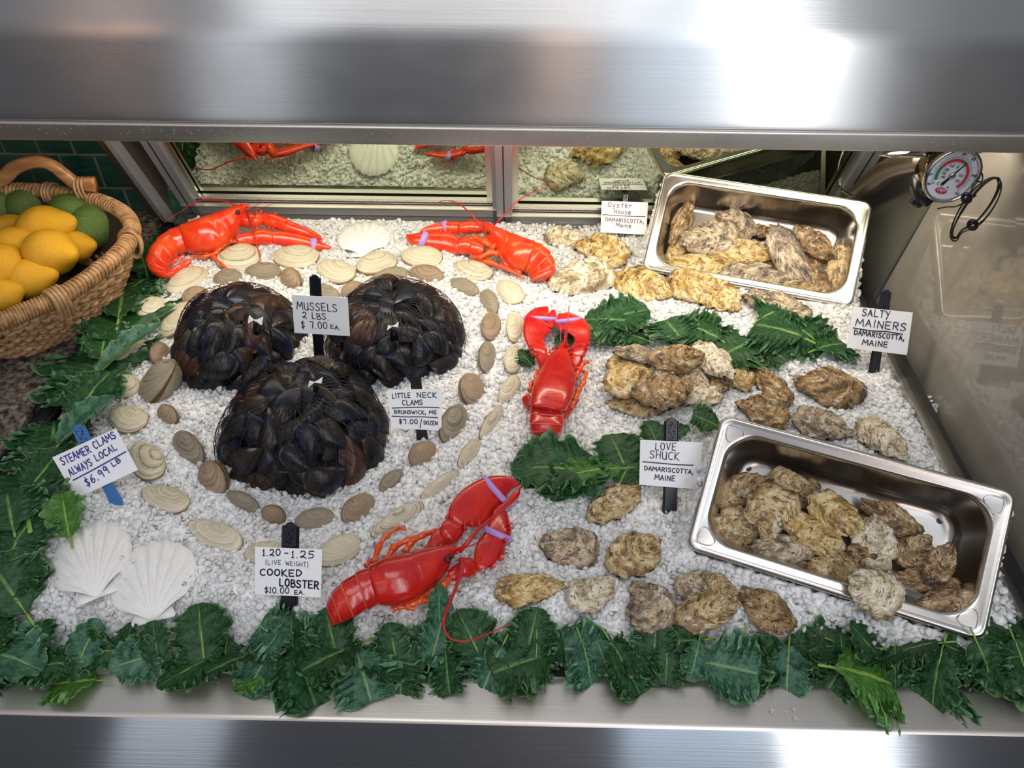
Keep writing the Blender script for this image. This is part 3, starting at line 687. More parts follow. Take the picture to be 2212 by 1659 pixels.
ST = [
(515,558,98,56,9,12,'cream steamer clam below the left lobster\'s legs'),
(638,556,100,52,-5,10,'cream steamer clam just below the left lobster\'s banded lower claw'),
(724,586,82,52,-24,10,'cream steamer clam right of the left lobster\'s claw tips, below the top scallop shell'),
(813,569,88,50,20,10,'cream steamer clam below and right of the top scallop shell'),
(911,556,90,48,-8,12,'cream steamer clam just below the upper right lobster\'s lower claw'),
(1020,585,86,46,-20,10,'half sunken cream steamer clam under the upper right lobster\'s legs'),
(1101,631,62,52,-52,10,'cream steamer clam below the upper right lobster\'s curled tail'),
(1113,707,66,40,80,30,'narrow ridged steamer clam touching the centre lobster\'s left claw'),
(1110,778,58,46,72,25,'brown edged steamer clam left of the centre lobster\'s claw joint'),
(1100,842,70,38,54,40,'steamer clam on edge beside the centre lobster\'s left legs'),
(1061,914,84,30,52,65,'thin steamer clam standing on edge left of the centre lobster\'s tail'),
(1013,981,76,34,52,60,'steamer clam on edge above the bottom lobster\'s big claw'),
(951,1048,100,32,34,55,'half buried steamer clam left of the bottom lobster\'s big claw'),
(859,1123,132,44,31,50,'long narrow steamer clam reaching toward the bottom lobster\'s legs'),
(731,1190,108,62,28,15,'broad cream steamer clam right of the cooked lobster price card'),
(571,1195,88,54,0,10,'tan steamer clam half hidden behind the cooked lobster price card'),
(463,1157,130,62,-21,30,'long gaping tan steamer clam above the right scallop shell'),
(356,1077,106,58,-22,10,'oval tan steamer clam right of the steamer clams sign post'),
(316,995,90,72,-58,5,'smooth pale steamer clam touching the steamer clams card'),
(276,905,76,68,-30,5,'pale rounded steamer clam above the steamer clams card'),
(271,837,68,64,20,8,'ridged tan steamer clam, middle of the three against the left kale'),
(277,767,88,62,56,8,'large worn steamer clam with white patch, beside the left kale leaf'),
(327,670,68,56,10,15,'dark ridged steamer clam partly covered by the tip of a kale leaf'),
(378,692,80,52,68,20,'striped cream steamer clam against the left edge of the left mussel bag'),
(405,606,94,52,34,15,'cream steamer clam between the left lobster\'s tail and the left mussel bag'),
]
for i, (cx, cy, L, W_, a, ti, lb) in enumerate(ST):
    o = pose('steamer_clam', STEAM[i % 4], M['steamer'], cx, cy, L, W_, a, ti, .003, .85, flip=(i % 2 == 0))
    tag(o, lb, 'clam', 'steamer clams in the outer ring')
# ------------------------------------------------------------------ scallop shells
def scallop_mesh(name, seed):
    nth, nt = 121, 26; V = []; UV = []; Fc = []; h = math.radians(66)
    for side in (1, -1):
        off = len(V)
        for i in range(nt):
            t_ = (i/(nt-1))**.8
            for k in range(nth):
                s = -1+2*k/(nth-1); a = s*h; R = (1.0-.10*s*s*s*s-.30*abs(s)**7)*(1+.012*math.cos(s*h*2*14)*t_)
                R *= 1.0-.05*(1-abs(s))*0
                x = math.sin(a)*R*t_*.62/.62*.6; y = math.cos(a)*R*t_
                y = y*.98; e = t_
                z = .16*math.sin(math.pi*min(1, t_*.98)**.8)*(1-.55*s*s) + .020*math.cos(s*h*2*11.5)*sstep(.05, .5, t_)
                z -= .03*sstep(.9, 1, t_)
                z += -.012 if side < 0 else 0
                V.append((x*1.05, y-.5, z)); UV.append((k/nth, t_))
        Fc += grid_faces(nt, nth, False, off, flip=(side > 0))
    n1 = (nt-1)*nth; n2 = nt*nth+n1
    Fc += [(n1+k+1, n1+k, n2+k, n2+k+1) for k in range(nth-1)]
    Fc += [(i*nth, (i+1)*nth, nt*nth+(i+1)*nth, nt*nth+i*nth) for i in range(nt-1)] + [((i+1)*nth+nth-1, i*nth+nth-1, nt*nth+i*nth+nth-1, nt*nth+(i+1)*nth+nth-1) for i in range(nt-1)]
    # ears at the hinge
    for sg in (1, -1):
        o_ = len(V); q = [(0, -.5), (.20*sg, -.505), (.215*sg, -.47), (.17*sg, -.36), (.06*sg, -.40)]
        V += [(x, y, .03) for x, y in q]+[(x, y, .012) for x, y in q]; UV += [(0, .5)]*10
        Fc += [(o_, o_+1, o_+2, o_+3, o_+4), (o_+9, o_+8, o_+7, o_+6, o_+5)]+[(o_+i, o_+5+i, o_+5+(i+1) % 5, o_+(i+1) % 5) for i in range(5)]
    o = mk(name, V, Fc, None, None, True, UV); me = o.data; bpy.data.objects.remove(o); return me
SC = scallop_mesh('scallop', 1)
def scallop(tip, top, Wpx, lift, label, lean=0.0):
    # tip = hinge pixel, top = far margin pixel
    A = PH(*tip, lift); B = P(top[0], top[1], A.z+lean); Y = (B-A); L = Y.length; c = (A+B)/2; X = Y.cross(Vector((0, 0, 1)))
    p0 = proj(c-X.normalized()*.01); p1 = proj(c+X.normalized()*.01); dd = math.hypot(p1[0]-p0[0], p1[1]-p0[1])/.02
    o = inst('scallop_shell', SC, M['scallop'], c, X, Y, Wpx/dd/1.0, L*1.06, L*.62); tag(o, label, 'scallop shell', 'white scallop shells on the ice'); return o
scallop((212, 1288), (182, 1128), 212, .008, 'white scallop shell, left one of the pair at the lower left', .0)
scallop((333, 1338), (328, 1170), 224, .014, 'white scallop shell overlapping the other, directly above the front kale', .012)
scallop((785, 553), (788, 478), 128, .003, 'white scallop shell at the back between the two upper lobsters', .008)
# ------------------------------------------------------------------ oysters
OM = {'t': 'oyster_tan', 'o': 'oyster_gold', 'b': 'oyster_brown', 'g': 'oyster_grey', 'p': 'oyster_pale'}
OY = [ # loose + pile : cx cy L W ang tilt lift mat mesh label
(1217,514,86,46,-4,8,.004,'p',2,'small pale frilly oyster, farthest back of the loose oysters'),
(1301,541,122,64,-12,12,.006,'o',1,'golden humped oyster in front of the oyster house card'),
(1255,602,138,80,18,6,.005,'p',3,'large pale oyster with grey fluted fan edge beside the upper right lobster\'s tail'),
(1385,613,124,78,-26,8,.006,'o',0,'mottled golden oyster between the fluted oyster and the upper pan'),
(1505,618,120,70,-14,10,.012,'o',4,'olive gold oyster against the lower left corner of the upper pan'),
(1555,640,96,66,-30,8,.008,'o',6,'frilly golden oyster tucked under the olive one by the upper pan'),
(1680,657,138,60,-22,10,.008,'g',5,'long dark grey oyster half covered by the curly kale below the upper pan'),
(1356,788,98,48,-4,4,.008,'o',0,'tan oyster at the bottom left of the central oyster pile'),
(1374,877,120,48,-8,5,.005,'t',7,'rough tan oyster at the foot of the central oyster pile'),
(1496,818,64,52,-40,6,.012,'g',2,'grey oyster wedged in the middle of the central pile'),
(1513,856,82,54,20,6,.006,'p',1,'pale yellowish oyster low on the right of the central pile'),
(1598,818,66,48,-20,10,.006,'o',3,'frilly edged oyster at the right end of the central pile'),
(1557,829,52,44,40,10,.010,'b',8,'small orange brown oyster near the right end of the central pile'),
(1539,778,98,70,-48,18,.022,'p',8,'smooth pale oyster at the upper right of the central pile'),
(1374,761,92,38,-10,10,.024,'g',5,'narrow grey oyster at the top left of the central pile'),
(1465,774,118,66,8,14,.026,'b',4,'brown ridged oyster at the top of the central pile'),
(1356,822,110,76,14,14,.020,'o',0,'plump golden oyster at the left of the central pile'),
(1430,846,120,86,0,12,.024,'b',8,'large smooth brown oyster at the front of the central pile'),
(1662,828,120,56,-50,10,.006,'b',3,'curved brown oyster with narrow neck right of the central pile'),
(1794,838,148,84,-14,8,.007,'b',7,'largest dark brown oyster, left of the salty mainers sign'),
(1649,888,116,66,-20,14,.010,'b',1,'smooth chestnut oyster just above the lower pan\'s left half'),
(1776,916,128,62,-15,10,.012,'g',6,'grey green oyster just above the middle of the lower pan'),
(1908,947,126,64,-38,12,.012,'p',6,'pale ribbed oyster above the right half of the lower pan'),
(1329,1087,126,76,30,10,.006,'t',8,'tan oyster nearest below the love shuck card'),
(1230,1181,128,90,-10,8,.006,'g',3,'grey brown layered oyster right of the bottom lobster\'s small claw'),
(1370,1200,120,104,24,6,.006,'t',8,'round greyish tan oyster in the middle of the front group'),
(1143,1270,142,68,8,10,.006,'o',6,'elongated golden oyster nearest the bottom lobster\'s long feeler'),
(1276,1284,110,80,24,8,.006,'p',2,'pale twisted oyster in the front row, second from the left'),
(1405,1308,116,104,-60,6,.007,'g',1,'chunky greyish pink oyster in the front row, centre'),
(1501,1263,94,68,20,6,.007,'g',0,'small oyster tucked behind the clump left of the lower pan'),
(1556,1268,70,50,-30,6,.010,'t',2,'small tan oyster at the top right of the front clump'),
(1531,1316,142,88,20,12,.014,'t',4,'big golden brown oyster on the front clump beside the lower pan'),
(1655,1317,132,84,-44,10,.008,'b',7,'orange brown oyster pointing down at the front kale, below the lower pan'),
]
for (cx, cy, L, W_, a, ti, lf, m_, k, lb) in OY:
    o = pose('oyster', OYS[k], M[OM[m_]], cx, cy, L*1.02, W_*.98, a, ti, lf, .62, flip=(k % 2 == 0)); tag(o, lb, 'oyster', 'oysters on the ice')
# ------------------------------------------------------------------ steel pans
def pan(p_, name, label, group, depth=.062, lugs=False, holes=False):
    c, ex, ey, n = p_['ctr'], p_['ex'], p_['ey'], p_['n']; L, Wd = p_['L'], p_['Wd']
    o = tag(empty(name, c), label, 'pan', group)
    def rr_(hl, hw, r, z, N=10):
        pts = []
        for (sx, sy, a0) in ((1, 1, 0), (-1, 1, 90), (-1, -1, 180), (1, -1, 270)):
            for k in range(N+1):
                a = math.radians(a0+90*k/N); pts.append((sx*(hl-r)+r*math.cos(a), sy*(hw-r)+r*math.sin(a), z))
        return pts
    hl, hw = L/2, Wd/2; fl = .011
    rings = [rr_(hl+.0005, hw+.0005, .012, -.008), rr_(hl+.0005, hw+.0005, .012, -.003), rr_(hl-.0012, hw-.0012, .011, 0), rr_(hl-.0035, hw-.0035, .010, .0004), rr_(hl-.0055, hw-.0055, .011, -.0006), rr_(hl-.007, hw-.007, .012, -.0010),
             rr_(hl-fl-.001, hw-fl-.001, .030, -.0010), rr_(hl-fl-.0025, hw-fl-.0025, .031, -.0016), rr_(hl-fl-.0040, hw-fl-.0040, .032, -.0035)]
    for k in range(1, 9): rings.append(rr_(hl-fl-.004-.011*k/8, hw-fl-.004-.011*k/8, .032-.004*k/8, -.0035-(depth-.0155)*k/8))
    for k in range(1, 7): a = k/6*math.pi/2; rings.append(rr_(hl-fl-.015-.012*(1-math.cos(a)), hw-fl-.015-.012*(1-math.cos(a)), .028-.004*k/6, -(depth-.012)-.012*math.sin(a)))
    rings.append(rr_(.02, .01, .009, -depth-.0008))
    nb = len(rings[0]); V = []; UV = []
    tot = 0
    for i, r in enumerate(rings):
        for p in r: V.append(c+ex*p[0]+ey*p[1]+n*p[2]); UV.append((p[0]*3, p[1]*3))
    Fc = grid_faces(len(rings), nb, True); Fc.append(tuple(range((len(rings)-1)*nb, len(rings)*nb)))
    # underside skin
    o1 = len(V); under = rings[8:]; 
    for r in under:
        for p in r: V.append(c+ex*(p[0]*1.006)+ey*(p[1]*1.01)+n*(p[2]-.0010)); UV.append((0, 0))
    Fc += grid_faces(len(under), nb, True, o1, flip=True)
    body = mk('pan_body', V, Fc, M['pan'], o, True, UV)
    if lugs:
        for sx in (1, -1):
            for sy in (1, -1):
                cx_, cy_ = sx*(hl-.0175), sy*(hw-.0175); s = .0082
                q = [(-1.15, .2), (-.6, .95), (.75, 1.0), (1.0, .7), (.95, -.6), (.2, -1.15)]
                pts = [c+ex*(cx_+sx*a*s*1.0)+ey*(cy_+sy*b*s)+n*(-.0006) for a, b in q]
                m_ = MB(); m_.tube(crom(pts, 4, True)+[pts[0]], .0007, 6); m_.build('corner_lug', M['pan'], o)
    if holes:
        for (px, py) in holes:
            d = ray(px, py); pl = c-n*(depth+.0002); hp = CAM+d*((pl-CAM).dot(n)/d.dot(n))
            V = [hp+n*.0006+ex*(.0034*math.cos(a*.5236))+ey*(.0034*math.sin(a*.5236)) for a in range(12)]
            mk('drain_hole', V, [tuple(range(12))], M['liner'], o)
    def ground(px, py, h=.012):
        d = ray(px, py); pl = c-n*(depth-h); return CAM+d*((pl-CAM).dot(n)/d.dot(n))
    p_['ground'] = ground; return o
pan(PANS['upper'], 'steam_pan', 'steel pan of oysters tilted at the back right, partly sunk in ice', 'steel pans of oysters', .060)
pan(PANS['lower'], 'steam_pan', 'steel pan of oysters with drain holes and corner lugs at the front right', 'steel pans of oysters', .060, True, [(1617,1012),(2030,1125)])
P1 = [
(1591,482,90,54,-34,20,'g',1,.012,'grey arched oyster over a dark gap, top of the heap'),
(1648,500,48,30,-5,10,'b',2,.010,'small brown oyster behind the heap\'s middle'),
(1702,520,60,50,-40,10,'b',5,.012,'brown oyster behind the long grey one'),
(1756,560,98,50,-36,10,'b',7,.012,'darkest oyster below the right chestnut one'),
(1470,482,98,40,62,10,'b',5,.016,'dark narrow oyster standing on end against the pan\'s left wall'),
(1462,540,66,40,72,10,'o',0,.016,'small golden oyster at the pan\'s left wall'),
(1635,560,110,60,-10,10,'b',3,.010,'shadowed brown oyster in the middle of the heap'),
(1510,572,134,48,-4,10,'o',7,.032,'flat golden oyster low on the left of the heap'),
(1776,608,94,44,-62,10,'b',4,.030,'tall brown oyster near the pan\'s right end'),
(1729,626,90,34,-6,10,'t',2,.036,'low tan oyster at the pan\'s front edge'),
(1629,596,128,56,-9,10,'g',8,.038,'grey brown oyster at the pan\'s front edge, middle'),
(1601,542,130,56,-5,10,'o',6,.028,'yellow oyster with wavy edge across the middle of the heap'),
(1535,515,124,78,8,10,'g',3,.030,'big grey oyster with ribbed edge, left of the heap'),
(1705,556,156,64,-62,10,'g',0,.034,'longest grey oyster, lying upright over the heap'),
(1759,525,100,50,-42,10,'b',8,.030,'chestnut oyster at the upper right of the heap'),
(1811,577,96,46,76,10,'t',7,.030,'tan oyster standing on end at the pan\'s right wall'),
]
P2 = [
(1880,1118,60,40,-5,10,'b',2,.008,'dark sliver of an oyster behind the heap\'s middle'),
(1739,1064,62,58,40,10,'b',5,.014,'dark oyster behind the tall round one'),
(1698,1040,76,52,-10,10,'t',2,.018,'small rough oyster with hair like weed on top'),
(1880,1150,90,60,-20,10,'t',4,.010,'shadowed oyster between the yellow and the round pale oysters'),
(1926,1120,134,58,-33,10,'b',7,.020,'nearly black oyster leaning at the upper right of the heap'),
(1623,1203,104,48,-20,10,'b',3,.034,'flat brown oyster at the pan\'s lower left edge'),
(1715,1228,104,58,-18,10,'b',0,.034,'dark tan oyster at the front edge below the grey one'),
(1860,1215,114,70,-20,10,'b',1,.034,'brown oyster under the heap\'s centre front'),
(1691,1183,118,60,-10,10,'g',5,.038,'dark grey oyster below the two round ones on the left'),
(1603,1058,134,70,18,10,'b',4,.020,'brown oyster with wavy top at the far left of the heap'),
(1589,1140,112,92,20,10,'t',8,.024,'round tan oyster at the pan\'s left wall'),
(1664,1105,116,104,70,10,'t',1,.036,'upright round oyster with a dark spot, top of the left heap'),
(1803,1108,132,74,-36,10,'o',0,.034,'yellowish oyster at the top middle of the heap'),
(1766,1162,144,66,-30,10,'o',6,.036,'orange ribbed oyster running diagonally across the heap'),
(1800,1236,110,78,-16,10,'t',3,.042,'ribbed grey tan oyster at the front edge, middle'),
(1973,1192,84,70,30,10,'t',2,.026,'knobbly tan oyster right of the large round one'),
(1890,1176,108,98,80,10,'p',8,.034,'large round mottled oyster at the centre right of the heap'),
(2004,1256,132,54,-14,10,'b',7,.036,'flat dark oyster near the pan\'s right end'),
(2031,1216,94,66,62,10,'b',4,.044,'orange brown oyster standing at the pan\'s right end'),
(1890,1278,126,96,-34,10,'p',3,.070,'pale frilled oyster hanging over the pan\'s front rim'),
(2028,1304,142,64,12,10,'b',5,.050,'brown oyster with curled neck in the pan\'s right front corner'),
]
def inpan(lst, pk, where, group):
    p_ = PANS[pk]
    for (cx, cy, L, W_, a, ti, m_, k, h, lb) in lst:
        c = p_['ground'](cx, cy, h); n = p_['n']; ar = math.radians(a)
        def onp(px, py):
            d = ray(px, py); return CAM+d*((c-CAM).dot(n)/d.dot(n))
        X = onp(cx+math.cos(ar)*L/2, cy-math.sin(ar)*L/2)-onp(cx-math.cos(ar)*L/2, cy+math.sin(ar)*L/2)
        Y = onp(cx+math.sin(ar)*W_/2, cy+math.cos(ar)*W_/2)-onp(cx-math.sin(ar)*W_/2, cy-math.cos(ar)*W_/2)
        Y = -(Y-X.normalized()*Y.dot(X.normalized())); rr = random.Random(cx)
        R_ = Matrix.Rotation(rr.uniform(-.25, .25), 3, X); Y = R_ @ Y; X2 = Matrix.Rotation(rr.uniform(-.15, .15), 3, Y) @ X
        o = inst('oyster', OYS[k], M[OM[m_]], c, X2 if k % 2 else -X2, Y, X.length*1.08, Y.length*1.08, min(X.length, Y.length)*.55)
        tag(o, lb+' in the '+where, 'oyster', group)
inpan(P1, 'upper', 'upper pan', 'oysters in the upper pan'); inpan(P2, 'lower', 'lower pan', 'oysters in the lower pan')
# ================================================================== lobsters
def resample(pts, n, closed=False):
    pts = [Vector(p) for p in pts]; cs = crom(pts, 8); d = [0.0]
    for a, b in zip(cs, cs[1:]): d.append(d[-1]+(b-a).length)
    out = []; j = 0
    for i in range(n):
        s = d[-1]*i/(n-1)
        while j < len(d)-2 and d[j+1] < s: j += 1
        t_ = (s-d[j])/max(1e-9, d[j+1]-d[j]); out.append(cs[j].lerp(cs[j+1], min(1, t_)))
    return out
def lerpl(v, s):
    if not hasattr(v, '__len__'): return v
    x = s*(len(v)-1); i = min(len(v)-2, int(x)); return v[i]+(v[i+1]-v[i])*(x-i)
def frame(c, hx, hy, z):
    C_ = P(c[0], c[1], z); d = proj(C_)[2]; W_ = RC @ Vector((hx/F*d, -hy/F*d, 0)); tc = (CAM-C_).normalized(); Wn = W_.normalized()
    H = (tc-Wn*tc.dot(Wn)).normalized(); return C_, W_, H
def loft(name, Lp, Rp, z, hr, mat, parent, N=24, n=24, prof=None, sq=2.0, vr=(0, .9), bumpy=0.0, sink=0.0, seed=0, topf=1.0):
    """Lp, Rp: the two silhouette edges in the photograph; z: height of the axis; hr: thickness / half width."""
    L_ = resample([(*p, 0) for p in Lp], N); R_ = resample([(*p, 0) for p in Rp], N); V = []; UV = []
    for i in range(N):
        s = i/(N-1); a, b = L_[i], R_[i]; c = (a+b)/2; hv = (a-b)/2
        if hv.length < .6: hv = (hv.normalized() if hv.length > 1e-6 else Vector((0, 1, 0)))*.6
        C_, W_, H = frame(c, hv.x, hv.y, lerpl(z, s)); k = prof(s) if prof else 1.0; h = W_.length*lerpl(hr, s)
        for j in range(n):
            an = 2*math.pi*j/n; ca, sa = math.cos(an), math.sin(an); r = (abs(ca)**sq+abs(sa)**sq)**(-1/sq)
            q = C_+W_*(ca*r*k)+H*(h*sa*r*k*(1 if sa > 0 else topf))
            if bumpy: q += (W_*ca+H*sa*h).normalized()*(bumpy*(max(0, noise.noise(q*190+Vector((seed, 0, 0))))**1.0))
            V.append(q); UV.append((j/n, vr[0]+(vr[1]-vr[0])*s))
    # rounded ends
    Fc = grid_faces(N, n, True); o_ = len(V)
    for (i0, rev) in ((0, True), (N-1, False)):
        c = sum(V[i0*n:(i0+1)*n], Vector())/n; nb = sum(V[(1 if rev else N-2)*n:((1 if rev else N-2)+1)*n], Vector())/n
        rad = sum((v-c).length for v in V[i0*n:(i0+1)*n])/n; ax = (c-nb).normalized()*min(rad*.45, .006)
        V.append(c+ax); UV.append((0, vr[1] if not rev else vr[0])); k_ = len(V)-1
        for j in range(n):
            a, b = i0*n+j, i0*n+(j+1) % n; Fc.append((b, a, k_) if rev else (a, b, k_))
    return mk(name, V, Fc, mat, parent, True, UV)
def limb(name, pts, zs, rpx, parent, mat, z0=None, joints=True):
    q = [P(p[0], p[1], lerpl(zs, i/(len(pts)-1))) for i, p in enumerate(pts)]; cs = []; rs = []
    n_ = len(q)
    for i in range(n_-1):
        m_ = 7; d = (proj(q[i])[2])/F
        for k in range(m_):
            t_ = k/m_; base = lerpl(rpx, (i+t_)/(n_-1))*d
            cs.append(q[i].lerp(q[i+1], t_)); rs.append(base*(1.18-.42*math.sin(math.pi*t_)**1.0 if joints else 1.0))
    cs.append(q[-1]); rs.append(lerpl(rpx, 1)*proj(q[-1])[2]/F*.35)
    # soften the corners
    for _ in range(1): cs = [cs[0]]+[(cs[i-1]+cs[i]*2+cs[i+1])/4 for i in range(1, len(cs)-1)]+[cs[-1]]
    mb = MB(); mb.tube(cs, rs, 10); return mb.build(name, mat, parent)
def feeler(name, pts, zs, r0, r1, parent):
    q = crom([P(p[0], p[1], lerpl(zs, i/(len(pts)-1))) for i, p in enumerate(pts)], 8); n_ = len(q)
    mb = MB(); mb.tube(q, [r0+(r1-r0)*(i/(n_-1))**.7 for i in range(n_)], 7); return mb.build(name, M['antenna'], parent)
def band(A, B, z, hr, wpx, parent, tdir):
    c = ((A[0]+B[0])/2, (A[1]+B[1])/2); C_, W_, H = frame(c, (A[0]-B[0])/2, (A[1]-B[1])/2, z); h = W_.length*hr
    d = proj(C_)[2]/F; T_ = W_.cross(H).normalized()
    V = []; UV = []; n = 40
    for (u, k) in ((-.5, 1.03), (-.5, 1.09), (.5, 1.09), (.5, 1.03)):
        for j in range(n):
            an = 2*math.pi*j/n; V.append(C_+W_*(math.cos(an)*k)+H*(h*math.sin(an)*(k+.05))+T_*(u*wpx*d)); UV.append((0, 0))
    Fc = grid_faces(4, n, True)+[(3*n+j, 3*n+(j+1) % n, (j+1) % n, j) for j in range(n)]
    return mk('rubber_band', V, Fc, M['band'], parent, True, UV)
def spikes(pts, zs, spx, parent, name, mat, dirv):
    mb = MB()
    for (x, y) in pts:
        c = P(x, y, zs); d = proj(c)[2]/F; tip = c+(RC @ Vector((dirv[0]*d*spx, -dirv[1]*d*spx, .3*spx*d))); tip = c+(tip-c)*.62; mb.tube([c, (c+tip)/2, tip], [spx*.26*d, spx*.17*d, .0001], 6)
    o_ = mb.build(name, mat, parent); o_['kind'] = 'stuff'; return o_
def lobster(spec):
    f = spec['f']; mp = lambda pts: [f(*p) for p in pts]
    base = P(*f(*spec['base']), 0.0); o = tag(empty('lobster', base), spec['label'], 'lobster', 'cooked red lobsters on the ice')
    body = M[spec.get('mat', 'lob_red')]; leg = M['lob_leg']; cl = M[spec.get('cmat', spec.get('mat', 'lob_red'))]
    car = spec['car']; zc = spec['zc']
    def cprof(s): return 1-.035*math.exp(-((s-.46)/.02)**2)+.02*math.exp(-((s-.03)/.03)**2)
    loft('carapace', mp([c[0] for c in car]), mp([c[1] for c in car]), zc, spec.get('hr', .9), body, o, 44, 32, cprof, 2.15, (0.93, 0.0), .0004)
    ts = spec['tail']; tz = spec['tz']; hr = spec.get('thr', .85)
    tm = M[spec.get('tmat', spec.get('mat', 'lob_red'))]
    for i in range(len(ts)-1):
        a, b = ts[i], ts[i+1]; mid = lambda u, v, t_: (u[0]+(v[0]-u[0])*t_, u[1]+(v[1]-u[1])*t_)
        nx = ts[i+2] if i+2 < len(ts) else None
        Lp = [mid(a[0], b[0], -.12 if i else 0), mid(a[0], b[0], .5), mid(a[0], b[0], 1.0)]; Rp = [mid(a[1], b[1], -.12 if i else 0), mid(a[1], b[1], .5), mid(a[1], b[1], 1.0)]
        if i: # keep the arc of the tail
            p = ts[i-1]
            Lp[1] = (Lp[1][0]+.10*(a[0][0]+b[0][0]-p[0][0]-(nx[0][0] if nx else b[0][0]))*.5, Lp[1][1]+.10*(a[0][1]+b[0][1]-p[0][1]-(nx[0][1] if nx else b[0][1]))*.5)
        last = i == len(ts)-2
        pr = (lambda s: .955+.075*sstep(0, .8, s)-.05*sstep(.93, 1, s)) if not last else (lambda s: 1.0-.25*sstep(.6, 1, s))
        loft('tail_segment', mp(Lp), mp(Rp), [tz[i], tz[i+1]], hr, tm, o, 14, 28, pr, 2.1, (0.1, 1.0) if not last else (0, .9), .0003, seed=i)
    for q in spec.get('fan', []): loft('tail_fan', mp(q[0]), mp(q[1]), q[2], .22, tm, o, 12, 16, None, 2, (0, .9))
    for c in spec['claws']:
        k = loft('claw', mp(c['L']), mp(c['R']), c['z'], c.get('h', .55), cl, o, 30, 24, c.get('prof'), 2.2, (0, .88), .0006)
        k['_loc'] = tuple(base)
        if 'D' in c: loft('claw_finger', mp(c['D'][0]), mp(c['D'][1]), c['D'][2], .75, cl, k, 20, 16, None, 2, (0, .88), .0005)
        for a_ in c.get('arm', []): loft('claw_arm', mp(a_[0]), mp(a_[1]), a_[2], .85, cl, o, 14, 18, lambda s: .90+.12*math.sin(math.pi*s), 2.3, (0, .9), .0010)
        if 'sp' in c: spikes(mp(c['sp'][0]), c['sp'][1], c['sp'][2], k, 'claw_spines', cl, c['sp'][3])
        b = c['band']; band(f(*b[0]), f(*b[1]), b[2], b[3], b[4], k, None)['label'] = 'lilac rubber band'
    for l in spec['legs']: limb('walking_leg', mp(l[0]), l[1], l[2] if len(l) > 2 else [7, 3.0], o, leg)
    for a in spec['ant']: feeler('antenna', mp(a[0]), a[1], a[2], .0005, o)
    for a in spec.get('antl', []): feeler('antennule', mp(a[0]), a[1], .0008, .0003, o)
    if 'fl' in spec: spikes(mp(spec['fl'][0]), spec['fl'][1], spec['fl'][2], o, 'rostrum_spines', body, spec['fl'][3])
    for e in spec['eyes']:
        c = P(*f(e[0], e[1]), e[2]); bm_ = MB(); r = e[3]*.78; V = []
        for i in range(9):
            for j in range(14): a, b = math.pi*i/8, 2*math.pi*j/14; V.append(c+Vector((math.sin(a)*math.cos(b), math.sin(a)*math.sin(b), math.cos(a)))*r)
        bm_.add(V, grid_faces(9, 14, True)); bm_.build('eye', M['eye'], o)
    return o
def fr(x0, y0, s): return lambda x, y: (x0+x/s, y0+y/s)
SC_ = 2212/560
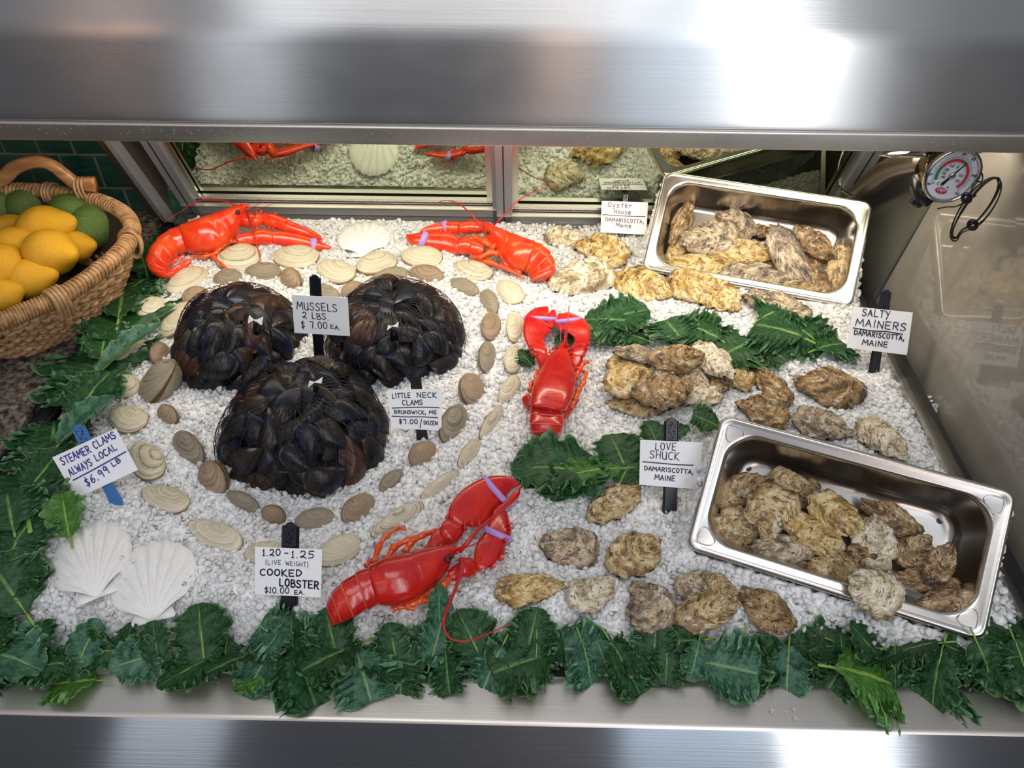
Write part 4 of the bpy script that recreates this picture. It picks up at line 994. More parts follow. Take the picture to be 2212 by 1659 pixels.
# bottom lobster
lobster(dict(f=fr(640, 980, SC_), base=(800, 1050), mat='lob_red', cmat='lob_red', label='big cooked red lobster at the bottom, tail curled into the front kale',
 car=[((610,968),(700,1290)),((760,892),(850,1298)),((930,850),(1000,1252)),((1060,815),(1120,1172)),((1170,795),(1230,1078)),((1260,786),(1300,975)),((1345,792),(1350,860)),((1425,808),(1425,818))],
 zc=[.026,.027,.027,.027,.028,.030,.034,.036],
 tail=[((622,962),(706,1285)),((500,1022),(600,1335)),((372,1112),(485,1400)),((292,1200),(380,1440)),((256,1300),(330,1460)),((272,1400),(318,1475)),((300,1450),(330,1480))], tz=[.025,.023,.020,.015,.010,.004,.0],
 claws=[dict(L=[(1360,610),(1302,560),(1300,480),(1350,380),(1440,290),(1580,212),(1700,186),(1800,192),(1870,222),(1912,262)], R=[(1425,612),(1480,625),(1560,616),(1640,570),(1690,505),(1730,470),(1775,420),(1810,345),(1850,300),(1905,272)], z=[.024,.020,.016], h=[.62,.5,.5,.7],
   D=([(1680,500),(1700,470),(1790,400),(1840,340),(1880,310),(1908,278)],[(1700,545),(1760,500),(1830,440),(1880,390),(1905,350),(1918,290)],[.018,.016,.016]),
   arm=[([(1085,800),(1120,760),(1160,690),(1215,620)],[(1170,830),(1240,800),(1290,770),(1310,720)],[.026,.024]),([(1215,630),(1250,590),(1285,555),(1350,560)],[(1290,790),(1360,770),(1420,700),(1450,625)],[.024,.024])],
   sp=([(1290,560),(1340,570),(1400,590),(1440,610),(1500,620),(1560,618),(1440,650)],.026,22,(0,-1)), band=((1600,205),(1810,438),.018,.52,13)),
  dict(L=[(1555,1010),(1522,960),(1515,870),(1540,760),(1590,690),(1640,600),(1700,510),(1760,470)], R=[(1600,985),(1660,965),(1730,900),(1770,830),(1800,760),(1835,690),(1830,610),(1800,500)], z=[.016,.014,.012], h=[.55,.6,.7],
   arm=[([(1390,900),(1440,890),(1500,885)],[(1400,1050),(1450,1055),(1530,1050)],[.024,.018]),([(1290,1000),(1340,960),(1400,920)],[(1320,1095),(1390,1080),(1440,1050)],[.022,.020])],
   sp=([(1770,740),(1760,850),(1730,900),(1800,600),(1815,640),(1660,970),(1570,740)],.018,20,(1,-.2)), band=((1612,640),(1825,735),.014,.66,13))],
 legs=[([(665,930),(700,800),(760,705),(870,630),(945,650)],[.02,.022,.018,.012,.010],[8.5,3.5]),([(780,900),(830,800),(960,730),(1090,690),(1210,640)],[.02,.026,.024,.02],[9.5,5]),([(930,840),(975,760),(1080,695),(1180,665)],[.022,.024,.02],[9,6]),
  ([(1060,1230),(1150,1170),(1260,1120),(1370,1000)],[.012,.014,.02,.024],[9.5,8]),([(940,1300),(1060,1255),(1130,1250),(1210,1260)],[.01,.012,.010],[9,6]),([(820,1330),(880,1305),(960,1312),(1020,1325)],[.008,.01,.008],[8,5]),([(600,960),(625,920),(640,905)],[.015,.012],[7,4])],
 ant=[([(1395,828),(1450,770),(1560,640),(1700,520),(1800,445),(1895,375)],[.036,.045,.05,.045,.035,.022],.0032),([(1400,900),(1420,960),(1370,1120),(1310,1270),(1262,1400),(1265,1500),(1330,1585),(1470,1595),(1650,1530),(1835,1448)],[.034,.038,.042,.045,.045,.04,.036,.034,.03,.03],.0027)],
 antl=[([(1420,812),(1500,780),(1570,750),(1645,712)],[.036,.036,.03]),([(1340,800),(1345,770)],[.036,.036])],
 fl=([(1150,800),(1220,790),(1290,800),(1340,800),(1360,850),(1390,830)],.036,16,(.8,-.6)),
 eyes=[(1292,905,.040,.0042),(1330,880,.042,.003)]))
# centre lobster
lobster(dict(f=fr(880, 560, SC_), base=(1230, 1100), mat='lob_red', label='cooked red lobster seen from above in the centre, claws raised toward the back',
 car=[((1040,1240),(1350,1290)),((1062,1120),(1400,1200)),((1085,1040),(1428,1110)),((1130,950),(1440,1000)),((1165,880),(1425,910)),((1205,820),(1405,850)),((1262,770),(1388,790)),((1310,720),(1360,735)),((1340,690),(1346,692))],
 zc=[.028,.029,.030,.030,.030,.030,.031,.032,.034], hr=.8,
 tail=[((1060,1160),(1300,1180)),((1052,1240),(1318,1260)),((1042,1320),(1332,1340)),((1040,1400),(1338,1415)),((1052,1470),(1310,1478)),((1080,1520),(1240,1512)),((1110,1535),(1180,1530))], tz=[.024,.024,.022,.019,.013,.004,.0], thr=.75,
 fan=[([(1040,1150),(1000,1160),(978,1190)],[(1060,1300),(1035,1300),(1000,1250)],[.010,.008]),([(1340,1300),(1400,1240),(1450,1180)],[(1330,1380),(1390,1320),(1468,1200)],[.010,.010])],
 claws=[dict(L=[(1060,830),(1030,745),(990,650),(987,560),(1010,480),(1062,432),(1130,406),(1200,402)], R=[(1190,790),(1178,730),(1165,690),(1190,645),(1235,600),(1235,540),(1215,480),(1205,415)], z=[.026,.022,.018], h=.5,
   D=([(1180,560),(1195,520),(1205,470),(1230,432)],[(1240,590),(1268,540),(1274,480),(1262,430)],[.022,.020]),
   arm=[([(1130,950),(1105,870),(1090,800)],[(1190,850),(1200,820),(1200,790)],[.024,.026]),([(1090,810),(1050,770),(1030,735)],[(1200,800),(1190,770),(1180,735)],[.026,.026])],
   sp=([(1045,745),(1058,770),(1075,810)],.030,14,(-.4,-.9)), band=((1003,500),(1266,512),.020,.50,10)),
  dict(L=[(1395,800),(1405,740),(1428,690),(1400,645),(1340,615),(1300,580),(1272,520),(1288,470),(1350,452)], R=[(1500,790),(1540,735),(1562,660),(1560,590),(1520,520),(1480,490),(1440,472),(1410,460),(1370,450)], z=[.026,.022,.018], h=.5,
   D=([(1290,600),(1274,560),(1268,510),(1285,465)],[(1340,600),(1320,560),(1310,510),(1310,460)],[.022,.020]),
   arm=[([(1400,880),(1395,830),(1390,780)],[(1450,960),(1490,870),(1520,790)],[.024,.026]),([(1390,800),(1395,760),(1410,720)],[(1500,840),(1535,780),(1552,730)],[.026,.026])],
   sp=([(1542,730),(1525,765),(1500,830)],.030,14,(.6,-.8)), band=((1270,535),(1475,512),.022,.5,10))],
 legs=[([(1430,1010),(1470,940),(1500,890),(1550,872)],[.018,.022,.02],[7.5,4.5]),([(1425,1200),(1460,1120),(1500,1060),(1528,965),(1490,955)],[.012,.016,.016,.014],[7.5,3]),([(1390,1270),(1440,1180),(1480,1100)],[.01,.012,.01],[7,4]),([(1090,1060),(1100,1000),(1115,940)],[.018,.018,.018],[7,4]),([(1050,1120),(1055,1060),(1075,1040)],[.014,.014,.012],[6,4]),([(1440,940),(1460,900),(1480,860)],[.022,.022,.022],[7,5])],
 ant=[([(1350,745),(1358,660),(1366,560),(1376,460),(1380,390)],[.036,.05,.06,.066,.07],.0018),([(1345,740),(1345,640),(1362,560)],[.036,.04,.04],.0016)], antl=[([(1310,705),(1308,620),(1308,556)],[.036,.042,.046])],
 fl=([(1215,800),(1240,775),(1262,760),(1365,745),(1380,780),(1395,810)],.034,13,(0,-1)), eyes=[(1282,765,.034,.0035),(1385,770,.034,.0035)]))
# upper left lobster
lobster(dict(f=fr(300, 280, SC_), base=(560, 1000), mat='lob_orange', cmat='lob_orange', label='cooked orange red lobster at the back left, tail curled under beside the kale',
 car=[((340,822),(410,1045)),((440,785),(480,1062)),((560,745),(600,1058)),((670,708),(720,1025)),((750,680),(800,960)),((810,655),(850,880)),((860,645),(890,790)),((900,640),(910,715)),((938,630),(940,640))],
 zc=[.026,.027,.028,.029,.030,.033,.038,.043,.046], hr=.85,
 tail=[((350,818),(418,1045)),((245,862),(345,1062)),((150,940),(290,1110)),((85,1040),(255,1165)),((65,1130),(250,1205)),((110,1215),(265,1215)),((200,1272),(300,1200)),((290,1270),(330,1190))], tz=[.026,.024,.021,.018,.015,.013,.011,.010], thr=.8,
 fan=[([(210,1278),(300,1268),(380,1215),(445,1140)],[(270,1180),(330,1150),(390,1110),(450,1100)],[.012,.016]),([(290,1160),(340,1110),(400,1085)],[(280,1130),(330,1085),(380,1060)],[.010,.012])],
 claws=[dict(L=[(1045,708),(1110,712),(1200,735),(1320,790),(1450,845),(1540,895),(1572,940)], R=[(1040,800),(1090,830),(1170,852),(1240,872),(1330,888),(1440,915),(1550,962)], z=[.030,.024,.016], h=.6,
   D=([(1240,820),(1330,850),(1430,870),(1560,935)],[(1250,880),(1340,905),(1440,925),(1545,968)],[.018,.012]),
   arm=[([(850,720),(920,712),(980,715)],[(880,830),(940,840),(990,830)],[.030,.030]),([(965,745),(1010,715),(1055,705)],[(960,830),(1010,835),(1060,815)],[.032,.030])],
   sp=([(1000,720),(1040,712),(1260,790),(1160,730)],.034,12,(.3,-.9)), band=((1425,822),(1360,905),.018,.75,13)),
  dict(L=[(1105,880),(1160,868),(1270,872),(1400,900),(1500,935),(1570,965),(1645,1000)], R=[(1110,970),(1180,985),(1280,1000),(1400,1018),(1500,1030),(1580,1028),(1640,1014)], z=[.016,.012,.008], h=.6,
   arm=[([(830,900),(900,880),(960,870)],[(860,990),(920,985),(980,990)],[.020,.018]),([(950,870),(1040,848),(1130,862)],[(960,990),(1050,985),(1140,985)],[.018,.016])],
   sp=([(1110,850),(1145,855),(1000,855),(1120,980)],.022,12,(.3,-.9)), band=((1490,930),(1500,1034),.010,.6,14))],
 legs=[([(700,1010),(750,955),(850,955),(940,975),(1010,985)],[.014,.018,.016,.01,.006],[7,3]),([(790,945),(720,980),(660,1055),(560,1085),(440,1080)],[.018,.018,.012,.01,.01],[7,3.5]),([(580,1060),(640,1090),(710,1150),(775,1208)],[.008,.01,.008,.005],[6.5,2.5]),([(880,1010),(960,1010),(1060,1000)],[.01,.01,.006],[7,3])],
 ant=[([(835,658),(760,620),(680,602),(560,596),(430,650),(320,722),(210,798)],[.045,.05,.05,.045,.035,.02,.012],.0018),([(925,725),(960,820),(1000,960),(1030,1080),(1048,1152)],[.042,.05,.04,.025,.014],.0026)],
 antl=[([(905,690),(1000,645),(1130,590)],[.046,.05,.05]),([(915,698),(1040,668),(1165,628)],[.046,.05,.045])],
 fl=([(830,650),(870,645),(890,665),(910,660),(920,680)],.046,13,(.9,-.5)), eyes=[(845,705,.050,.005)]))
# upper right lobster
lobster(dict(f=fr(820, 280, SC_), base=(1150, 1050), mat='lob_orange', cmat='lob_orange', label='cooked orange red lobster at the back centre, both banded claws pointing left',
 car=[((1325,955),(1235,1210)),((1230,920),(1170,1200)),((1140,885),(1100,1165)),((1060,855),(1040,1100)),((990,825),(985,1030)),((940,800),(935,970)),((905,785),(895,910)),((880,800),(876,860))],
 zc=[.026,.027,.028,.029,.030,.032,.034,.036], hr=.85,
 tail=[((1310,948),(1228,1205)),((1395,985),(1255,1225)),((1465,1060),(1275,1245)),((1500,1150),(1285,1262)),((1495,1225),(1290,1280)),((1440,1280),(1300,1290)),((1390,1290),(1320,1280))], tz=[.026,.024,.021,.017,.012,.006,.002], thr=.8,
 claws=[dict(L=[(700,788),(620,782),(530,788),(430,815),(370,842),(342,866)], R=[(700,890),(640,888),(560,885),(480,882),(400,880),(345,874)], z=[.024,.020,.016], h=.6,
   D=([(560,860),(470,862),(400,862),(350,866)],[(560,892),(470,890),(400,886),(348,876)],[.014,.012]),
   arm=[([(900,790),(850,778),(790,776)],[(890,880),(840,890),(780,885)],[.030,.028]),([(810,775),(740,780),(680,795)],[(800,890),(740,895),(680,885)],[.028,.026])],
   sp=([(800,850),(820,850),(770,840),(720,800),(690,880)],.034,11,(0,.9)), band=((548,784),(588,888),.020,.62,13)),
  dict(L=[(680,930),(620,885),(540,872),(440,872),(340,880),(270,892),(232,892)], R=[(660,1065),(580,1055),(480,1035),(380,1008),(300,988),(250,965),(226,920)], z=[.018,.014,.010], h=.55,
   arm=[([(890,990),(840,960),(780,930)],[(870,1080),(820,1085),(770,1080)],[.020,.020]),([(790,935),(730,920),(670,925)],[(790,1070),(730,1065),(670,1060)],[.020,.018])],
   sp=([(680,930),(600,885),(560,880),(740,930),(520,875)],.026,12,(0,-1)), band=((400,876),(345,1004),.014,.55,14))],
 legs=[([(985,1010),(900,960),(820,925),(745,945)],[.026,.028,.024,.02],[10,6]),([(1010,1060),(940,1045),(860,1090),(770,1082)],[.02,.022,.02,.016],[8.5,4]),([(960,1050),(1040,1060),(1075,1150),(1210,1222)],[.02,.02,.012,.008],[8,4]),([(830,1105),(960,1140),(1080,1185),(1240,1265)],[.012,.012,.01,.006],[6.5,3.5]),([(900,1090),(1000,1160),(1060,1180)],[.012,.010,.008],[6,4])],
 ant=[([(880,862),(830,780),(760,700),(660,625),(560,604),(470,632)],[.038,.05,.06,.06,.055,.045],.0019),([(968,822),(1030,760),(1120,665),(1220,580),(1340,520),(1492,478)],[.036,.05,.06,.07,.075,.08],.0018)],
 antl=[([(876,850),(870,790),(845,730)],[.038,.046,.05]),([(870,845),(800,775),(730,765)],[.038,.045,.045])],
 fl=([(870,800),(880,820),(890,800)],.036,13,(-.8,-.5)), eyes=[(925,876,.046,.0045)]))
# ================================================================== bags of mussels
def dome(b, u, v, k=1.0, f_=0.0):
    # u: angle, v: 0 top .. 1 ground
    a = v*math.pi/2*1.12; r = math.sin(min(a, math.pi/2)) if a < math.pi/2 else 1-.12*((a-math.pi/2)/.19)**2
    z = math.cos(a)*b['h']*k if a < math.pi/2 else -.008*((a-math.pi/2)/.19)
    rr = 1+.05*math.sin(u*3+b['ph'])+.03*math.sin(u*5+b['ph']*2)
    dimple = -.012*math.exp(-(v/.16)**2)
    return Vector((b['g'].x+b['rx']*k*r*rr*math.cos(u), b['g'].y+b['ry']*k*r*rr*math.sin(u), max(-.004, z+dimple)+.002+ih(b['g'].x, b['g'].y)))
BL = ['left', 'right', 'bottom']
for bi, b in enumerate(bags):
    b['ph'] = bi*1.7+.5
    bag = tag(empty('net_bag', b['g']), '%s black net bag of mussels, gathered at the top with a white tie' % ('left rear', 'right rear', 'front')[bi], 'net bag', 'net bags of mussels')
    mb = MB()
    NL = 46
    for fam in (1, -1):
        for k in range(NL):
            u0 = 2*math.pi*k/NL; pts = []
            for i in range(30):
                v = .03+.97*i/29; u = u0+fam*v*.62; p = dome(b, u, v, 1.0); n_ = (p-Vector((b['g'].x, b['g'].y, 0))).normalized()
                wob = .0012*noise.noise(p*60); pts.append(p+n_*(.0058+wob))
            mb.tube(pts, .00042, 3, False)
    # loose frill of net at the foot
    for k in range(70):
        u0 = 2*math.pi*k/70; p = dome(b, u0, 1.0); d_ = Vector((math.cos(u0), math.sin(u0), 0)); q = [p+d_*.003, p+d_*.007+Vector((0, 0, .003)), dome(b, u0+.09, 1.0)+d_*.005]
        mb.tube(crom(q, 3), .0004, 3, False)
    net = mb.build('net', M['net'], bag); net['kind'] = 'stuff'
    top = dome(b, 0, 0)+Vector((0, 0, .009))
    tx, ty = [(549, 692), (848, 705), (680, 826)][bi]; cand = [q for q in (proj(dome(b, math.radians(a), v/20)) for a in range(0, 360, 12) for v in range(0, 20)) if abs(q[0]-tx) < 16 and abs(q[1]-ty) < 16]; tp = PD(tx, ty, min(q[2] for q in cand)-.017)
    mb = MB(); mb.tube([tp+Vector((0, 0, -.020)), tp+Vector((0, 0, -.005)), tp], [.006, .0025, .0014], 10); mb.build('net_knot', M['net'], bag)
    wx = [1.35, .9, 1.0][bi]; sh = Vector((.9, -.35, .2)).normalized() if bi == 0 else Vector((.95, .1, .3)).normalized(); up_ = Vector((.2, .5, .8)).normalized(); dp = sh.cross(up_).normalized()
    V = []; Fc = []
    for sg in (1, -1):
        o_ = len(V); l = .0085*wx; h1, h2 = .0012, .0042*wx
        prof = [(0, h1), (l*.35, h1*1.2), (l, h2), (l, -h2), (l*.35, -h1*1.2), (0, -h1)]
        V += [tp+sh*(x*sg)+up_*y-dp*(.0012+.002*(x/l)) for x, y in prof]+[tp+sh*(x*sg)+up_*y+dp*.0004-dp*(.002*(x/l)) for x, y in prof]
        Fc += [tuple(range(o_, o_+6)), tuple(range(o_+11, o_+5, -1))]+[(o_+i, o_+6+i, o_+6+(i+1) % 6, o_+(i+1) % 6) for i in range(6)]
    mk('tie_clip', V, Fc, M['white'], bag, False)['label'] = 'white bow shaped tie'
    # the mussels: scattered by dart throwing over the dome, a second layer inside
    rb = random.Random(40+bi); placed = []; tries = 0; want = 62
    while len(placed) < want and tries < 9000:
        tries += 1; u = rb.uniform(0, 2*math.pi); v = math.acos(1-rb.random()*.97)/(math.pi/2)*.96; p = dome(b, u, v, .89)
        md = .0215 if tries < 3500 else .0165
        if all((p-q).length > md for q in placed): placed.append(p); placed_uv = (u, v)
        else: continue
        c0 = Vector((b['g'].x, b['g'].y, -.01)); n_ = (p-c0); n_.z *= 1.25; n_.normalize()
        t1 = dome(b, u, min(1, v+.05), .9)-dome(b, u, max(0, v-.05), .9); t1 = (t1-n_*t1.dot(n_)).normalized() if t1.length > 1e-5 else Vector((1, 0, 0)).cross(n_).normalized()
        X = Matrix.Rotation(rb.gauss(0, .75), 3, n_) @ t1; Y = n_.cross(X)
        Y = Matrix.Rotation(rb.uniform(-.7, .7), 3, X) @ Y; X = Matrix.Rotation(rb.uniform(-.22, .22), 3, Y) @ X
        L = rb.uniform(.048, .066)*(1.0 if bi != 2 else 1.08); k = len(placed)
        o = inst('mussel', MUS[k % 3], M['mussel'], p-n_*.004, X if rb.random() < .5 else -X, Y, L, L*rb.uniform(.95, 1.15), L*.85)
        an_ = math.degrees(u) % 360; sec = ['right', 'rear right', 'rear', 'rear left', 'left', 'front left', 'front', 'front right'][int(((an_+22.5) % 360)//45)]
        lv = 'beside the tie on top' if v < .26 else ('halfway up the %s side' % sec if v < .62 else 'low on the %s side' % sec)
        tag(o, 'dark glossy mussel %s of the %s net bag' % (lv, ('left rear', 'right rear', 'front')[bi]), 'mussel', 'mussels in the %s net bag' % ('left rear', 'right rear', 'front')[bi])
    # added black inner shell: painted shade for the gaps between the mussels
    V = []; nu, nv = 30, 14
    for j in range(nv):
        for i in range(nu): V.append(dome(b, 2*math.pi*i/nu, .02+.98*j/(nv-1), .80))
    mk('gap_shade_shell', V, grid_faces(nv, nu, True), M['liner'], bag)
# ================================================================== kale
def kale_mesh(name, seed, curl, lobes=7, wid=.34, droop=.25, cup=.12, full=False):
    nu, nv = 150, 71; V = []; UV = []
    for i in range(nu):
        u = i/(nu-1)
        env = wid*(math.sin(math.pi*min(1, u*.94+.05))**.6)*(1.15-.35*u) if not full else wid*(sstep(0, .35, u))*max(0, 1-max(0, (u-.70)/.30)**2.2)**.5
        for j in range(nv):
            s = -1+2*j/(nv-1); side = 1 if s > 0 else 2.3; sg = 1 if s > 0 else -1
            a = abs(s); lob = 1+a*.30*(abs(math.sin(u*lobes*math.pi+side))-.45)+.16*a*noise.noise(Vector((u*9, side, seed)))
            wv = env*lob; x = s*wv; y = u+.15*a*a*env/wid-.02*a
            z = cup*a*a*env/wid - droop*u*u + .035*noise.noise(Vector((x*4, y*4, seed)))
            e1 = sstep(.25, .9, a); e2 = sstep(.60 if curl < 1.8 else .30, 1, a); ph = u*lobes*2.6*math.pi+side*2+1.5*noise.noise(Vector((u*3, side, seed*2)))
            p2 = u*lobes*7.3*math.pi+side*3+2*noise.noise(Vector((u*6, side, seed)))
            k = curl*env/wid
            q1 = Vector((u*lobes*3.1, side*3+a*1.5, seed)); f1 = noise.noise(q1); f2 = noise.noise(q1+Vector((9, 4, 2))); f3 = noise.noise(q1*2.3+Vector((3, 1, 7))); f4 = noise.noise(q1*2.3+Vector((1, 8, 5)))
            z += k*(.030*e1*math.sin(ph)+.060*e2*f1+.034*e2*f3); x += sg*k*(.018*e1*math.cos(ph*1.1)+.050*e2*f2+.020*e2*f4); y += k*(.012*e1*math.cos(ph+1)+.030*e2*f4)
            z += curl*.024*noise.noise(Vector((x*18, y*18, seed*2)))*sstep(.2, .9, a) + .020*noise.noise(Vector((x*9, y*9, seed*3)))
            z -= .014*math.exp(-(s/.06)**2)
            V.append((x, y, z)); UV.append((.5+.5*s, u))
    o = mk(name, V, grid_faces(nu, nv), None, None, True, UV); me = o.data; bpy.data.objects.remove(o)
    mb = MB(); pts = []
    for i in range(22):
        u = -.22+1.12*i/21; uu = max(0, u); pts.append((0, u, -droop*uu*uu-.018+.004*math.sin(i)))
    mb.tube(pts, [.019*(1-.85*max(0, (i-3)/18)) for i in range(22)], 8); o = mb.build(name+'_s', None); ms = o.data; bpy.data.objects.remove(o)
    for me_ in (me, ms): me_.materials.append(None)
    return me, ms
KM = [kale_mesh('kale_a', 1, 1.3, 5, .40, .18, .10), kale_mesh('kale_b', 2, 1.9, 6, .42, .30, -.06), kale_mesh('kale_c', 3, .55, 4, .32, .10, .16), kale_mesh('kale_d', 4, 2.5, 7, .46, .35, -.10, True), kale_mesh('kale_e', 5, 2.1, 6, .46, .15, .05, True), kale_mesh('kale_f', 6, 1.5, 5, .36, .45, -.12)]
def leaf(bx, by, tx, ty, hb, ht, wide, var, col, label, group, roll=0, base_abs=None):
    A = PH(bx, by, hb); B = PH(tx, ty, ht) if not base_abs else P(tx, ty, ht)
    Y = B-A; L = Y.length; Yn = Y.normalized(); Z = Vector((0, 0, 1)); Z = (Z-Yn*Z.dot(Yn)).normalized(); Z = Matrix.Rotation(math.radians(roll), 3, Yn) @ Z; X = Yn.cross(Z)
    S = L; o = empty('kale_leaf', A)
    o.matrix_world = Matrix(((X.x*S*wide, Yn.x*S, Z.x*S*.8, A.x), (X.y*S*wide, Yn.y*S, Z.y*S*.8, A.y), (X.z*S*wide, Yn.z*S, Z.z*S*.8, A.z), (0, 0, 0, 1)))
    tag(o, label, 'kale leaf', group)
    for nm, me, mt in (('blade', KM[var][0], M[col]), ('stem', KM[var][1], M['stem'])):
        c = bpy.data.objects.new(nm, me); COL.objects.link(c); c.parent = o; c.material_slots[0].link = 'OBJECT'; c.material_slots[0].material = mt
    return o
D_, B_, G_ = 'kale_dark', 'kale_blue', 'kale_bright'
rk = random.Random(11)
marks = [(0, 'left corner'), (190, 'left scallop shell'), (330, 'right scallop shell'), (490, 'lobster card\'s left'), (625, 'cooked lobster card'), (760, 'bottom lobster tail'), (900, 'bottom lobster legs'), (1000, 'looping red feeler'), (1143, 'long golden oyster'), (1276, 'pale twisted oyster'), (1405, 'chunky pinkish oyster'), (1531, 'front oyster clump'), (1655, 'orange brown oyster'), (1800, 'lower pan rim'), (1950, 'overhanging pan oyster'), (2100, 'lower pan corner'), (2200, 'right rail end')]
def near(x): return min(marks, key=lambda m_: abs(m_[0]-x))[1]
lab_used = {}
def flabel(col, var, row, x):
    cn = {D_: 'dark green', B_: 'blue green', G_: 'bright green'}[col]; tx_ = ['ruffled', 'curly', 'broad', 'crimped', 'frilly', 'drooping'][var]
    l = '%s %s kale leaf, %s of the front bank, by the %s' % (cn, tx_, row, near(x))
    k = lab_used.get(l, 0); lab_used[l] = k+1
    return l if k == 0 else l.replace(', by the', ', right of') if k == 1 else l.replace(', by the', ', left of')
front = []
ups = [1300, 1330, 1345, 1345, 1300, 1335, 1320, 1330, 1325, 1318, 1345, 1372, 1358, 1372, 1375, 1360, 1352, 1392, 1385]
dns = [1480, 1470, 1482, 1480, 1468, 1498, 1512, 1500, 1508, 1500, 1478, 1500, 1475, 1482, 1508, 1485, 1495, 1530, 1515]
def at(l, x): return l[max(0, min(len(l)-1, int(round(x/120))))]
for i in range(24):      # back row, tips up over the ice
    x = -30+i*97; front.append((x+rk.uniform(-20, 20), 1440, x+rk.uniform(-60, 60), at(ups, x)+rk.uniform(-6, 14), .012, rk.uniform(.020, .034), 'back row', rk.choice([0, 1, 4, 2]), (D_, D_, B_, D_)[i % 4], rk.uniform(-30, 30)))
for i in range(22):      # middle, lying sideways and toward the customer
    x = 0+i*104; sg = 1 if rk.random() < .5 else -1; front.append((x-sg*60, 1405+rk.uniform(-25, 25), x+sg*80, 1425+rk.uniform(-40, 40), .016, rk.uniform(.018, .034), 'middle', rk.choice([0, 1, 3, 4]), (B_, D_, D_)[i % 3], rk.uniform(-40, 40)))
for i in range(24):      # front row, tips hanging over the rail
    x = -10+i*97; front.append((x+rk.uniform(-40, 40), 1388+rk.uniform(-14, 14), x+rk.uniform(-50, 50), at(dns, x)+rk.uniform(-16, 10), .022, .0, 'lower edge', rk.choice([0, 1, 5, 4, 3]), (D_, B_, D_, B_, D_)[i % 5], rk.uniform(-35, 35)))
for (bx, by, tx, ty, hb, ht, row, var, col, rl) in front:
    if tx > 1700 and col == B_: col = D_
    ic = ht == .0
    leaf(bx, by, tx, ty, hb, (-.020 if ic else ht), rk.uniform(.8, 1.15), var, col, flabel(col, var, row, tx), 'kale leaves of the front bank', rl, base_abs=ic)
